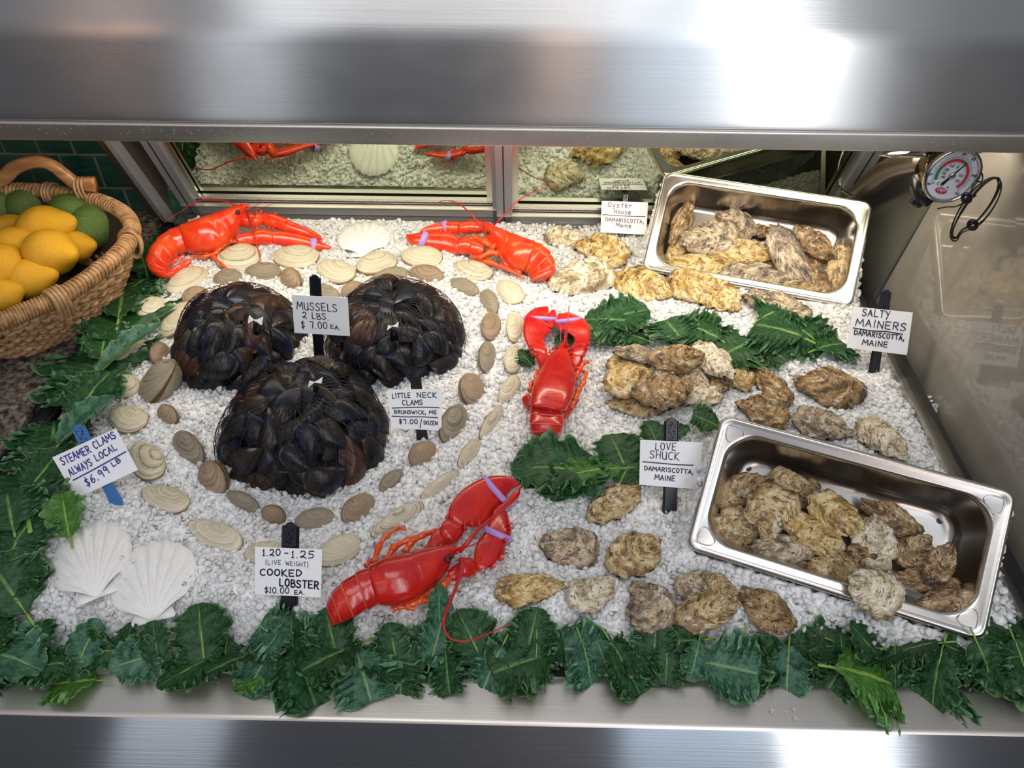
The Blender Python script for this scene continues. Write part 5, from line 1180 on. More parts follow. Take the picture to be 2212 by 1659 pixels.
special = [
(950,1365,948,1272,.01,.05,.55,0,B_,'narrow blue green kale leaf standing up behind the bottom lobster\'s looping feeler',10,None),
(215,1468,110,1470,.006,.008,1.2,4,G_,'bright yellow green kale leaf lying on the rail below the scallop shells',20,None),
(610,1435,500,1478,.012,-.012,.6,1,G_,'bright curly kale leaf ending in a pale cut stem on the rail',0,'abs'),
(640,1385,560,1345,.02,.02,1.3,4,B_,'crinkled blue green kale leaf just below the cooked lobster card',0,None),
(1800,1440,1950,1462,.03,.022,1.2,3,G_,'bright curly kale leaf below the lower pan\'s front rim',0,None),
(2040,1440,2000,1535,.012,-.026,1.5,3,D_,'tightly curled dark kale leaf hanging lowest over the rail at the right',0,'abs'),
(2180,1420,2150,1525,.010,-.026,1.0,5,D_,'last dark kale leaf hanging over the rail at the right corner',0,'abs'),
(1900,1400,1720,1388,.012,.016,1.0,2,D_,'smooth broad kale leaf under the lower pan\'s front rim',0,None),
(2090,1420,2000,1395,.010,.012,1.0,2,D_,'smooth dark kale leaf under the lower pan\'s right corner',0,None),
# left bank, top to bottom
(318,592,296,515,.006,.024,.9,1,D_,'curly kale leaf pressed against the left lobster\'s tail',10,None),
(255,690,268,600,.008,.026,.9,4,D_,'frilly kale leaf right of the basket rim, above the ridged clam',10,None),
(218,775,228,685,.010,.028,.9,0,D_,'ruffled kale leaf just right of the basket\'s lower wall',0,None),
(180,870,165,775,.010,.030,1.3,1,D_,'curly kale leaf on the case edge above the granite corner',0,None),
(95,1010,70,930,.010,.030,1.3,1,D_,'curly kale leaf over the black edge by the counter end',0,None),
(30,1150,10,1060,.010,.030,1.4,4,D_,'frilly kale leaf at the photo\'s left edge below the counter end',0,None),
(330,560,352,478,.0,.018,1.0,1,D_,'small curly kale leaf at the far left corner by the tiles',0,None),
(300,600,328,520,.004,.02,1.0,4,D_,'curly kale leaf behind the left lobster\'s tail',0,None),
(245,655,320,570,.012,.02,1.1,1,D_,'kale leaf with a pale cut stem pointing at the basket',-10,None),
(255,735,262,610,.004,.02,1.2,0,D_,'dark kale leaf between the basket and the topmost clams',10,None),
(215,800,340,690,.012,.030,.55,2,B_,'smooth pointed kale leaf reaching over the dark ridged clam',-20,None),
(205,820,215,700,.008,.02,1.3,1,D_,'lobed kale leaf against the left edge above the granite corner',0,None),
(160,900,230,790,.006,.022,1.2,0,D_,'dark ruffled kale leaf left of the large worn clam',0,None),
(125,960,240,850,.012,.030,.9,2,B_,'broad kale leaf with long pale midrib left of the three clams',-15,None),
(115,985,110,880,.004,.022,1.2,1,D_,'curly kale leaf at the left edge above the steamer clams card',10,None),
(60,1060,130,960,.006,.022,1.3,0,D_,'kale leaf half behind the top of the steamer clams card',0,None),
(60,1120,40,1000,.010,.022,1.3,4,D_,'curly kale leaf at the left edge level with the steamer clams card',0,None),
(150,1160,130,1060,.004,.016,1.0,2,G_,'light green kale leaf under the left corner of the steamer clams card',0,None),
(20,1200,70,1090,.006,.022,1.4,1,D_,'dark kale leaf at the left edge above the scallop shells',0,None),
(10,1290,50,1180,.006,.018,1.5,0,D_,'broad dark kale leaf left of the left scallop shell',0,None),
(60,1330,-10,1230,.006,.018,1.4,4,D_,'frilly kale leaf at the lower left corner of the ice',0,None),
(190,925,196,870,.004,.012,.35,2,G_,'pale green kale stem end just above the steamer clams sign post',0,None),
# rows between the oysters
(1385,700,1265,668,.012,.022,1.4,1,D_,'dark curly kale leaf right of the centre lobster\'s claws',0,None),
(1290,700,1400,655,.006,.022,1.2,0,D_,'broad kale leaf with pale midrib behind the central oyster pile',0,None),
(1300,745,1270,690,.004,.016,1.2,4,D_,'curly kale leaf touching the centre lobster\'s right claw',0,None),
(1560,735,1480,680,.010,.022,1.5,3,D_,'tightly curled kale leaf above the central oyster pile',0,None),
(1500,700,1580,745,.008,.014,1.1,3,D_,'curly kale leaf behind the smooth pale oyster of the pile',0,None),
(1740,730,1640,680,.012,.024,1.6,3,D_,'largest curly kale clump leaf below the upper pan, left side',0,None),
(1480,745,1440,685,.006,.016,1.5,4,D_,'frilly kale leaf in the gap between the broad leaf and the curly clump',0,None),
(1400,735,1330,705,.006,.016,1.5,1,D_,'curly kale leaf lying below the broad leaf behind the oyster pile',10,None),
(1630,735,1560,760,.006,.012,1.4,4,D_,'frilly kale leaf behind the right end of the oyster pile',0,None),
(1760,755,1830,725,.006,.014,1.2,3,D_,'crimped kale leaf nearest the salty mainers card',0,None),
(1640,690,1700,650,.008,.020,1.5,3,D_,'crimped kale leaf overlapping the long dark grey oyster',0,None),
(1170,985,1140,1045,.008,.012,1.2,0,D_,'ruffled kale leaf touching the bottom lobster\'s banded claw tip',0,None),
(1260,975,1235,1060,.010,.012,1.1,4,D_,'frilly kale leaf hanging down below the centre lobster\'s tail',10,None),
(1340,1040,1380,960,.006,.014,1.2,1,D_,'curly kale leaf against the left edge of the love shuck card',0,None),
(1690,690,1790,730,.010,.018,1.3,3,D_,'curly kale leaf below the upper pan, right side near the salty mainers card',0,None),
(1650,750,1700,768,.004,.010,1.5,3,D_,'lower curly kale leaf below the upper pan',0,None),
(1150,790,1120,750,.0,.008,1.0,1,D_,'small kale leaf under the centre lobster\'s left arm',0,None),
(1250,730,1200,740,.0,.004,1.0,0,D_,'kale leaf seen between the centre lobster\'s claws',0,None),
(1290,1015,1105,995,.008,.016,1.05,0,D_,'broad kale leaf behind the bottom lobster\'s big claw tip',0,None),
(1220,990,1200,1065,.006,.012,1.3,1,D_,'kale leaf hanging down above the grey brown layered oyster',0,None),
(1340,1010,1180,1015,.016,.022,.5,1,G_,'bright frilly kale stem lying across the leaves below the centre lobster',0,None),
(1360,1030,1320,930,.004,.020,1.3,0,D_,'dark kale leaf left of the love shuck card',0,None),
(1430,985,1400,905,.004,.018,1.0,2,D_,'pointed kale leaf behind the top of the love shuck card',0,None),
(1440,950,1490,920,.004,.014,.9,2,D_,'small pointed kale leaf right of the love shuck sign post',0,None),
(1560,925,1500,890,.004,.018,1.1,4,D_,'lighter ruffled kale leaf at the lower pan\'s upper left corner',0,None),
]
for (bx, by, tx, ty, hb, ht, wd, var, col, lb, roll, ab) in special:
    if tx > 1050 and ty < 1100: hb += .007; ht += .007
    if tx < 360 and ty < 1300 and ty > 450: hb += .012; ht += .010
    leaf(bx, by, tx, ty, hb, ht, wd, var, col, lb, 'kale leaves along the case' if tx < 360 and ty < 1300 else ('kale leaves between the oysters' if ty < 1100 else 'kale leaves of the front bank'), roll, ab)
# ================================================================== signs
def arc(cx, cy, rx, ry, a0, a1, n=9): return [(cx+rx*math.cos(math.radians(a0+(a1-a0)*i/(n-1))), cy+ry*math.sin(math.radians(a0+(a1-a0)*i/(n-1)))) for i in range(n)]
Oo = arc(.5, .5, .46, .5, 95, 455, 15)
GL = {'A': [[(0,0),(.5,1),(1,0)],[(.2,.38),(.8,.38)]], 'B': [[(.1,0),(.1,1)],[(.1,1),(.6,.98),(.85,.78),(.6,.55),(.1,.52)],[(.1,.52),(.75,.5),(1,.25),(.75,.02),(.1,0)]], 'C': [arc(.6, .5, .55, .5, 55, 305, 11)], 'D': [[(.1,0),(.1,1)],[(.1,1),(.65,.92),(1,.5),(.65,.08),(.1,0)]],
'E': [[(.95,1),(.1,1),(.1,0),(.95,0)],[(.1,.5),(.8,.5)]], 'G': [arc(.55, .5, .5, .5, 55, 345, 12)+[(1,.42),(.6,.42)]], 'H': [[(.08,0),(.08,1)],[(.92,0),(.92,1)],[(.08,.5),(.92,.5)]], 'I': [[(.5,0),(.5,1)]], 'K': [[(.1,0),(.1,1)],[(.9,1),(.12,.42),(1.05,-.12)]],
'L': [[(.15,1),(.15,0),(.95,0)]], 'M': [[(0,0),(.12,1),(.5,.35),(.88,1),(1,0)]], 'N': [[(.05,0),(.05,1),(.95,0),(.95,1)]], 'O': [Oo], 'R': [[(.1,0),(.1,1)],[(.1,1),(.75,.95),(.9,.72),(.7,.52),(.1,.48)],[(.4,.48),(1.0,-.05)]],
'S': [[(.9,.85),(.6,1),(.2,.92),(.12,.70),(.4,.54),(.75,.42),(.9,.22),(.6,.02),(.2,.02),(.05,.15)]], 'T': [[(0,1),(1,1)],[(.5,1),(.5,0)]], 'U': [[(.08,1),(.1,.3),(.3,.02),(.7,.02),(.9,.3),(.92,1)],[(.92,1),(.95,0)]], 'V': [[(.05,1),(.5,0),(.95,1)]], 'W': [[(0,1),(.25,0),(.5,.7),(.75,0),(1,1)]],
'Y': [[(.05,1),(.5,.5)],[(.98,1),(.3,-.25)]], 'Z': [[(.1,1),(.9,1),(.1,0),(.95,0)]], '0': [Oo], '1': [[(.2,.75),(.6,1),(.45,0)],[(0,0),(.85,0)]], '2': [[(.05,.8),(.35,1),(.8,.9),(.8,.6),(.45,.2),(.15,.05),(.1,.18),(.4,.2),(1,-.1)]], '5': [[(.95,1),(.25,1),(.18,.55),(.6,.6),(.9,.35),(.7,.05),(.1,0)]],
'6': [[(.7,1),(.25,.65),(.1,.3),(.35,0),(.8,.1),(.85,.35),(.55,.5),(.2,.3)]], '7': [[(0,1),(.9,.95),(.6,0)]], '9': [[(.85,.8),(.5,1),(.15,.8),(.3,.55),(.7,.58),(.85,.85),(.9,.0)]], '$': [[(.9,.8),(.5,.92),(.15,.75),(.5,.52),(.9,.3),(.5,.08),(.1,.2)],[(.5,1.15),(.5,-.15)]],
'.': [[(.35,.0),(.42,.05)]], ',': [[(.5,.15),(.35,-.25)]], '/': [[(.85,1.3),(.1,-.3)]], '(': [[(.8,1.2),(.35,.85),(.25,.3),(.55,-.2)]], ')': [[(.2,1.15),(.7,.8),(.8,.2),(.3,-.3)]], '-': [[(.1,.5),(.9,.5)]],
'y': [[(.1,.62),(.5,.15)],[(.95,.65),(.3,-.45)]], 's': [[(.85,.6),(.35,.62),(.25,.42),(.75,.25),(.6,0),(.1,.02)]], 't': [[(.5,1),(.5,.05),(.8,.02)],[(.1,.6),(.95,.6)]], 'e': [[(.15,.32),(.85,.4),(.7,.65),(.3,.6),(.15,.25),(.4,0),(.95,.1)]], 'r': [[(.2,.65),(.25,0)],[(.25,.4),(.55,.66),(.95,.6)]],
'o': [[(.5,.62),(.15,.35),(.4,.02),(.8,.15),(.8,.5),(.5,.62)]], 'u': [[(.1,.6),(.2,.05),(.6,.05),(.85,.6)]], 'a': [[(.75,.6),(.3,.55),(.15,.15),(.5,.05),(.8,.6),(.9,0)]], 'i': [[(.5,.6),(.5,0)],[(.48,.85),(.53,.88)]], 'n': [[(.1,.6),(.15,0)],[(.15,.35),(.55,.62),(.85,.4),(.9,0)]], 'p': [[(.15,.6),(.15,-.4)],[(.15,.5),(.6,.62),(.85,.3),(.5,.02),(.15,.1)]]}
SMOOTH = set('BCDGORSU0256$9(),yseoruanp')
def ribbon_strokes(mb, strokes, M3, w, up):
    # strokes in card space -> flat ribbons with round ends
    for st in strokes:
        q = [M3(*p) for p in st]
        if len(q) < 2: continue
        n_ = len(q)
        for i in range(n_):
            a = 8; V = [q[i]+(up[0]*math.cos(2*math.pi*k/a)+up[1]*math.sin(2*math.pi*k/a))*w for k in range(a)]; mb.add(V, [tuple(range(a))])
            if i < n_-1:
                d = (q[i+1]-q[i]); 
                if d.length < 1e-7: continue
                s = d.cross(up[2]).normalized()*w; mb.add([q[i]-s, q[i+1]-s, q[i+1]+s, q[i]+s], [(0, 1, 2, 3)])
def text_strokes(txt, x0, y0, x1, y1, h, jit=.0, rs=None):
    # baseline from (x0,y0) to (x1,y1) in card units (0..1, y down); letter height h
    wd = [0.35 if c in 'I.,i-/()1' else (.55 if c == ' ' else (1.15 if c in 'MW' else .85)) for c in txt]; gap = .28; tot = sum(wd)+gap*(len(txt)-1); out = []; x = 0
    for c, wc in zip(txt, wd):
        if c != ' ':
            jy = rs.uniform(-1, 1)*jit*h; jx = rs.uniform(-.06, .06)
            for st in GL[c]:
                pts = st
                if c in SMOOTH and len(st) > 2: pts = [(v.x, v.y) for v in crom([(*p, 0) for p in st], 4)]
                o_ = []
                for (a, b) in pts:
                    aa = (a-.5)*1.0+.5 if wc > .5 or c not in 'I.,i' else a
                    t_ = (x+wc*aa)/tot; o_.append((x0+(x1-x0)*t_+jx*h*b*.5, y0+(y1-y0)*t_-h*b+jy))
                out.append(o_)
        x += wc+gap
    return out
def sign(corners, ptop, pbot, label, lines, rules, ink, pen, seed, wtop, wbot, lean=36, blue=False, curl=0.0, rot=0):
    """corners TL TR BR BL of the card, ptop/pbot: ends of the paddle, in the photograph."""
    B = PH(*pbot, 0.0); le = math.radians(lean); up = Vector((0, math.sin(le), math.cos(le))); rt = Vector((1, 0, 0)); nn = rt.cross(up)   # faces the customer
    if nn.y > 0: nn = -nn
    o = tag(empty('price_sign', B), label, 'sign', 'handwritten signs in the ice')
    Q = [PPL(*c, B+nn*.004, nn) for c in corners]
    def card(u, v, off=0.0):
        p = Q[0]*(1-u)*(1-v)+Q[1]*u*(1-v)+Q[2]*u*v+Q[3]*(1-u)*v; return p+nn*(off+curl*(u-.5)**2*(.4+v))
    V = []; n_ = 9
    for s_, of in ((0, 0.0), (1, -.0005)):
        for i in range(n_):
            for j in range(n_): V.append(card(j/(n_-1), i/(n_-1), of))
    m_ = n_*n_; Fc = grid_faces(n_, n_)+[tuple(reversed([k+m_ for k in f_])) for f_ in grid_faces(n_, n_)]
    for i in range(n_-1):
        for (a, b) in ((i, i+1), ((n_-1)*n_+i+1, (n_-1)*n_+i), ((i+1)*n_, i*n_), (i*n_+n_-1, (i+1)*n_+n_-1)): Fc.append((a, b, b+m_, a+m_))
    cd_ = mk('card', V, Fc, M['card'], o, False); cd_['_loc'] = tuple(B)
    rs = random.Random(seed); mb = MB(); ax = (Q[1]-Q[0]).normalized(); ay = nn.cross(ax).normalized()
    Wc = (Q[1]-Q[0]).length
    for (txt, x0, y0, x1, y1, h, pw) in lines:
        ribbon_strokes(mb, text_strokes(txt, x0, y0, x1, y1, h, .05, rs), lambda u, v: card(u, v, .0006), Wc*pen*pw, (ax, ay, nn))
    for ru in rules: ribbon_strokes(mb, [[(v.x, v.y) for v in crom([(*p, 0) for p in ru], 6)]], lambda u, v: card(u, v, .0006), Wc*pen*1.2, (ax, ay, nn))
    mb.build('lettering', M[ink], cd_, False)
    # paddle: tapered black stake behind the card, wide rounded top, narrow foot
    A_ = PPL(*ptop, B+nn*.0005, nn); ad = (A_-B); L = ad.length; ad.normalize(); sx = ad.cross(nn).normalized(); pr = []
    for i in range(15):
        t_ = -.18+1.18*i/14; wv = wbot+(wtop*.62-wbot)*abs(t_)**1.5 if t_ > .35 else wbot
        wv = wbot*(1.0+.18*max(0, .2-t_)*3) if t_ < .3 else wbot+(wtop-wbot)*math.sin(min(1, (t_-.3)/.35)*math.pi/2)*(1-.38*max(0, (t_-.62)/.38)); pr.append((t_, wv))
    for a in (20, 45, 70, 88): t_ = 1+wtop*.5*math.sin(math.radians(a))/L; pr.append((t_, wtop*.62*math.cos(math.radians(a))))
    V = []; 
    for (t_, wv) in pr:
        c = B+ad*(L*t_)
        V += [c-sx*wv-nn*.001, c-sx*wv*.8+nn*.0016, c-sx*wv*.72+nn*.0009, c+sx*wv*.72+nn*.0009, c+sx*wv*.8+nn*.0016, c+sx*wv-nn*.001, c-nn*.0022]
    Fc = grid_faces(len(pr), 7, True)+[tuple(range(7))[::-1], tuple(range((len(pr)-1)*7, len(pr)*7))]
    pd_ = mk('paddle', V, Fc, M['blue'] if blue else M['black'], o, False); pd_['_loc'] = tuple(B)
    mb = MB(); rr = random.Random(seed)   # grained grip at the top
    for _ in range(60):
        t_ = rr.uniform(.80, 1.0); x = rr.uniform(-.5, .5)*wtop; c = B+ad*(L*t_)+sx*x+nn*.0010; s = .0006
        mb.add([c-sx*s, c+ad*s, c+sx*s, c-ad*s, c+nn*s*1.2], [(0,1,4),(1,2,4),(2,3,4),(3,0,4)])
    g_ = mb.build('grip_texture', M['black'], pd_, False); g_['kind'] = 'stuff'
    return o
def L_(c0, w, h, pts): pass
sign([(630,637),(751,643),(756,726),(636,719)], (680,600), (690,800), 'mussels price card with three lines of black writing, between the two rear net bags',
 [('MUSSELS',.08,.36,.80,.37,.19,1),('2 LBS.',.17,.58,.64,.60,.16,1),('$ 7.00',.13,.86,.60,.84,.18,1),('EA.',.66,.82,.84,.84,.10,1)], [], 'ink', .0075, 1, .0078, .0068, lean=8)
sign([(836,842),(955,840),(954,930),(846,925)], (897,815), (912,950), 'little neck clams price card on a black stake beside the ring of clams',
 [('LITTLE',.08,.22,.42,.20,.12,1),('NECK',.54,.20,.90,.20,.12,1),('CLAMS',.26,.40,.64,.38,.12,1),('BRUNSWICK,',.09,.61,.70,.61,.085,.9),('ME',.76,.60,.90,.60,.08,.9),('$7.00',.16,.87,.53,.86,.11,1),('/',.56,.92,.62,.92,.14,1),('DOZEN',.65,.86,.92,.87,.09,.9)],
 [[(.06,.47),(.4,.45),(.7,.44),(.95,.45)],[(.04,.68),(.3,.69),(.6,.68),(.92,.69)]], 'ink', .0075, 2, .0070, .0066, curl=.004)
sign([(1300,434),(1400,437),(1396,507),(1297,502)], (1353,413), (1342,515), 'oyster house card in thin brown handwriting at the back by the upper pan',
 [('Oyster',.14,.18,.66,.19,.14,1),('House',.28,.38,.64,.40,.15,1),('DAMARISCOTTA,',.10,.63,.93,.66,.11,1),('Maine',.33,.80,.66,.81,.13,1)], [[(.03,.45),(.08,.43),(.3,.45),(.6,.45),(.95,.445)]], 'ink_brown', .0068, 3, .0052, .0066)
sign([(1844,662),(1972,675),(1959,767),(1829,751)], (1915,632), (1888,805), 'salty mainers card on a black stake by the right panel',
 [('SALTY',.16,.20,.62,.18,.16,1),('MAINERS',.08,.45,.92,.44,.17,1),('DAMARISCOTTA,',.08,.66,.92,.67,.11,1.05),('MAINE',.24,.88,.66,.87,.12,1.05)], [[(.05,.51),(.35,.53),(.6,.51),(.88,.53)]], 'ink', .0078, 4, .0078, .0070)
sign([(113,988),(250,925),(298,1015),(165,1077)], (168,925), (252,1088), 'steamer clams price card tilted on a dark blue stake at the left',
 [('STEAMER',.08,.24,.53,.24,.16,1),('CLAMS',.60,.22,.95,.18,.15,1),('ALWAYS',.10,.52,.46,.50,.15,1),('LOCAL',.53,.47,.88,.42,.14,1),('$6.99',.23,.88,.62,.80,.17,1),('LB',.70,.72,.84,.68,.10,1)], [[(.10,.62),(.4,.60),(.7,.57),(.97,.54)]], 'ink_blue', .0075, 5, .0088, .0068, blue=True)
sign([(1383,950),(1518,956),(1507,1057),(1381,1047)], (1451,910), (1447,1108), 'love shuck card on a black stake left of the lower pan',
 [('LOVE',.24,.20,.58,.19,.15,.9),('SHUCK',.16,.39,.64,.40,.16,.9),('DAMARISCOTTA,',.08,.66,.90,.68,.09,.95),('MAINE',.26,.86,.60,.86,.11,.95)], [[(.05,.48),(.35,.49),(.6,.50),(.88,.49)]], 'ink', .0070, 6, .0086, .0080)
sign([(551,1181),(696,1187),(693,1291),(550,1283)], (627,1138), (624,1320), 'cooked lobster price card above the front kale, largest of the signs',
 [('1.20',.12,.18,.38,.16,.13,1.1),('-',.44,.16,.50,.16,.1,1.1),('1.25',.55,.20,.88,.18,.14,1.1),('(LIVE',.16,.36,.39,.35,.09,.6),('WEIGHT)',.46,.36,.80,.37,.09,.6),('COOKED',.08,.59,.70,.57,.13,1.4),('LOBSTER',.37,.80,.96,.81,.15,1.6),('$10.00',.15,.96,.52,.95,.12,1),('EA.',.60,.96,.76,.95,.08,1)], [], 'ink', .0066, 7, .0092, .0088)
# ================================================================== thermometer gauge hanging under the hood
gc = PY(2056, 379, .845); vd = (CAM-gc).normalized(); d_ = proj(gc)[2]
imr = RC @ Vector((1, 0, 0)); imu = RC @ Vector((0, 1, 0))
dr_ = (imr*.80-imu*.60); dr_ = (dr_-vd*dr_.dot(vd)).normalized(); al = math.radians(36)
gn = (vd*math.cos(al)+dr_*math.sin(al)).normalized(); gu = (imr*.22+imu*1.0); gu = (gu-gn*gu.dot(gn)).normalized(); gr = gu.cross(gn).normalized()
GR = 60/F*d_
gg = tag(empty('thermometer_gauge', gc), 'round white dial thermometer with steel rim hanging under the hood at the right', 'thermometer')
def gp(x, y, z=0): return gc+gr*(x*GR)+gu*(y*GR)+gn*(z*GR)
def ring(name, prof, mat, n=48, closed_caps=False):
    V = [gp(r*math.cos(2*math.pi*k/n), r*math.sin(2*math.pi*k/n), z) for (r, z) in prof for k in range(n)]
    Fc = grid_faces(len(prof), n, True)
    if closed_caps: Fc += [tuple(range(n))[::-1], tuple(range((len(prof)-1)*n, len(prof)*n))]
    return mk(name, V, Fc, mat, gg, True)
ring('gauge_body', [(.30, -.95), (.86, -.92), (.93, -.85), (.95, -.4), (.95, -.06)], M['brass'], 48, True)
ring('bezel', [(.95, -.10), (1.02, -.06), (1.05, .02), (1.02, .10), (.96, .14), (.91, .12), (.885, .03), (.88, -.02)], M['chrome'])
dial = ring('dial', [(.0001, .0), (.9, .0)], M['dial']); dial['_loc'] = tuple(gc)
def sector(name, r0, r1, a0, a1, mat, z=.006, n=40):
    V = []; 
    for i in range(n+1):
        a = math.radians(a0+(a1-a0)*i/n); V += [gp(r0*math.cos(a), r0*math.sin(a), z), gp(r1*math.cos(a), r1*math.sin(a), z)]
    return mk(name, V, [(2*i, 2*i+2, 2*i+3, 2*i+1) for i in range(n)], mat, dial, False)
sector('green_band', .50, .61, 212, 160, M['green']); sector('red_band', .50, .61, 160, 80, M['red']); sector('green_band', .50, .61, 80, 64, M['green']); sector('red_band', .50, .61, 64, -38, M['red'])
GL['3'] = [[(.1,.9),(.5,1),(.85,.8),(.45,.55),(.9,.3),(.5,0),(.1,.1)]]; GL['4'] = [[(.75,0),(.75,1),(.05,.3),(1,.3)]]; GL['F'] = [[(.1,0),(.1,1),(.9,1)],[(.1,.5),(.75,.5)]]
mb = MB(); sc1 = .12
def gtext(mb_, txt, x, y, h, w):
    n_ = len(txt); ss = []
    for st in text_strokes(txt, x-h*.42*n_, -(y-h/2), x+h*.42*n_, -(y-h/2), h, 0, random.Random(1)): ss.append(st)
    ribbon_strokes(mb_, ss, lambda u, v: gp(u, -v, .010), w*GR, (gr, gu, gn))
for i in range(66):
    a = math.radians(212-250*i/65); r0 = .63; r1 = .70 if i % 5 else .76; ribbon_strokes(mb, [[(r0*math.cos(a), r0*math.sin(a)), (r1*math.cos(a), r1*math.sin(a))]], lambda u, v: gp(u, v, .008), .006*GR, (gr, gu, gn))
for i in range(50):
    a = math.radians(212-250*i/49); r1 = .48; r0 = .44 if i % 5 else .40; ribbon_strokes(mb, [[(r0*math.cos(a), r0*math.sin(a)), (r1*math.cos(a), r1*math.sin(a))]], lambda u, v: gp(u, v, .008), .005*GR, (gr, gu, gn))
for (tx_, a, r_) in (('40', 218, .80), ('0', 192, .80), ('20', 92, .80), ('30', 62, .82), ('40', 15, .80), ('60', -42, .80), ('40', 205, .30), ('30', 180, .32), ('20', 155, .33), ('10', 122, .36), ('0', 88, .33), ('10', 15, .33), ('15', -22, .33), ('F', 222, .66), ('C', 232, .50)):
    gtext(mb, tx_, r_*math.cos(math.radians(a)), r_*math.sin(math.radians(a)), .085, .010)
mb.build('dial_markings', M['ink'], dial, False)
mb = MB(); na = math.radians(66); ca, sa = math.cos(na), math.sin(na)
for (l0, l1, w0, w1) in ((.0, .60, .030, .008), (-.42, 0.0, .06, .028)):
    V = [gp(ca*l-sa*s*w_, sa*l+ca*s*w_, z) for z in (.03, .045) for (l, s, w_) in ((l0, -1, w0), (l0, 1, w0), (l1, 1, w1), (l1, -1, w1))]
    mb.add(V, [(0,1,2,3),(7,6,5,4),(0,4,5,1),(1,5,6,2),(2,6,7,3),(3,7,4,0)])
mb.build('needle', M['black'], gg, False)
ring('needle_hub', [(.12, .02), (.12, .07), (.09, .09), (.001, .095)], M['chrome'], 24)
V = [gp(-.04+.24*math.cos(a*.2618), -.60+.12*math.sin(a*.2618)*(1), .008) for a in range(24)]; mk('logo_plate', V, [tuple(range(24))], M['red'], dial, False)
mb = MB(); ss = text_strokes('Cooper', -.20, .63, .14, .58, .13, 0, random.Random(2)); ribbon_strokes(mb, ss, lambda u, v: gp(u, -v, .013), .012*GR, (gr, gu, gn)); mb.build('logo_lettering', M['white'], dial, False)
for x in (-.16, .12): 
    V = [gp(x+.035*math.cos(a*.5236), -.43+.035*math.sin(a*.5236), .008) for a in range(12)]; mk('dial_screw', V, [tuple(range(12))], M['dark_steel'], dial, False)
# clamp, lower knuckle, probe rod
mb = MB(); mb.tube([gp(-.75, -.55, -.8), gp(-.45, -.98, -.35), gp(-.1, -1.15, .0)], [.009, .010, .006], 12); mb.tube([gp(-.55, -1.25, -.45), gp(-.2, -1.35, -.3)], [.008, .005], 10); mb.tube([gp(-.9, .3, -.9), gp(.1, 1.0, -.5), gp(.7, 1.05, -.3)], [.006, .007, .004], 10)
mb.build('clamp', M['black'], gg)
mb = MB(); q0 = PY(2000, 333, .85); q1 = PY(1925, 333, .90); q2 = PY(1898, 335, .905); mb.tube([q0, q1, q2], [.0042, .0042, .0010], 12); mb.build('probe_rod', M['chrome'], gg)
# coiled capillary wire with ties
cw = tag(empty('wire_coil', PD(2107, 452, d_*.955)), 'coiled thin dark wire tied in an oval loop, hanging below the dial thermometer', 'wire')
mb = MB(); rw = random.Random(5)
for k in range(5):
    pts = []; ox, oy, ra, rb_ = rw.uniform(-3, 3), rw.uniform(-3, 3), 80+rw.uniform(-4, 4), 25+rw.uniform(-7, 5); tl = math.radians(52+rw.uniform(-2, 2))
    for i in range(37):
        a = 2*math.pi*i/36; x = ra*math.cos(a); y = rb_*math.sin(a)*(1+.1*math.cos(a)); pinch = 1-.65*math.exp(-((a-3.9)/.35)**2)-.4*math.exp(-((a-.0)/.3)**2)*0
        y *= pinch; px = 2106+ox+x*math.cos(tl)-y*math.sin(tl); py = 452+oy-(x*math.sin(tl)+y*math.cos(tl)); pts.append(PD(px, py, d_*(.955+.0015*k+.01*math.sin(a))))
    mb.tube(crom(pts, 2), .0008, 6, False)
mb.tube(crom([PD(2025, 451, d_), PD(2045, 447, d_*.99), PD(2065, 446, d_*.97), PD(2085, 435, d_*.955), PD(2095, 420, d_*.955), PD(2103, 396, d_*.96)], 6), .0009, 6)
mb.tube(crom([PD(2112, 364, d_*1.0), PD(2122, 378, d_*.99), PD(2120, 392, d_*.99), PD(2106, 391, d_*.99)], 6), .0009, 6)
mb.build('wire', M['wire'], cw)
for (x, y) in ((2088, 428), (2101, 486)):
    mb = MB(); V = [PD(x+9*math.cos(a*.5236), y+9*math.sin(a*.5236), d_*(.950+.006*math.sin(a*.5236))) for a in range(13)]; mb.tube(V, .0022, 8, False); mb.tube([PD(x+8, y+2, d_*.945), PD(x+20, y-6, d_*.945)], .0012, 6); mb.build('cable_tie', M['black'], cw)
# ================================================================== basket of fruit on the granite counter
RZ = .095
rim_px = [(285, 488), (268, 535), (205, 592), (130, 640), (55, 672), (-20, 700), (-140, 705), (-260, 660), (-300, 560), (-240, 470), (-120, 422), (0, 412), (90, 413), (190, 428), (255, 452)]
rim = crom([P(x, y, RZ) for x, y in rim_px], 10, True); nr = len(rim)
bc = sum(rim, Vector())/nr
bk = tag(empty('wicker_basket', (bc.x, bc.y, 0)), 'oval brown wicker basket with wooden handle holding lemons and green fruit', 'basket')
def bring(s, z, ph=0.0):
    k = s; return [Vector((bc.x+(p.x-bc.x)*k, bc.y+(p.y-bc.y)*k-.0, z)) for p in rim]
mb = MB(); mb.tube(rim+[rim[0]], .0105, 12, False); mb.build('rim_core', M['wrap'], bk)
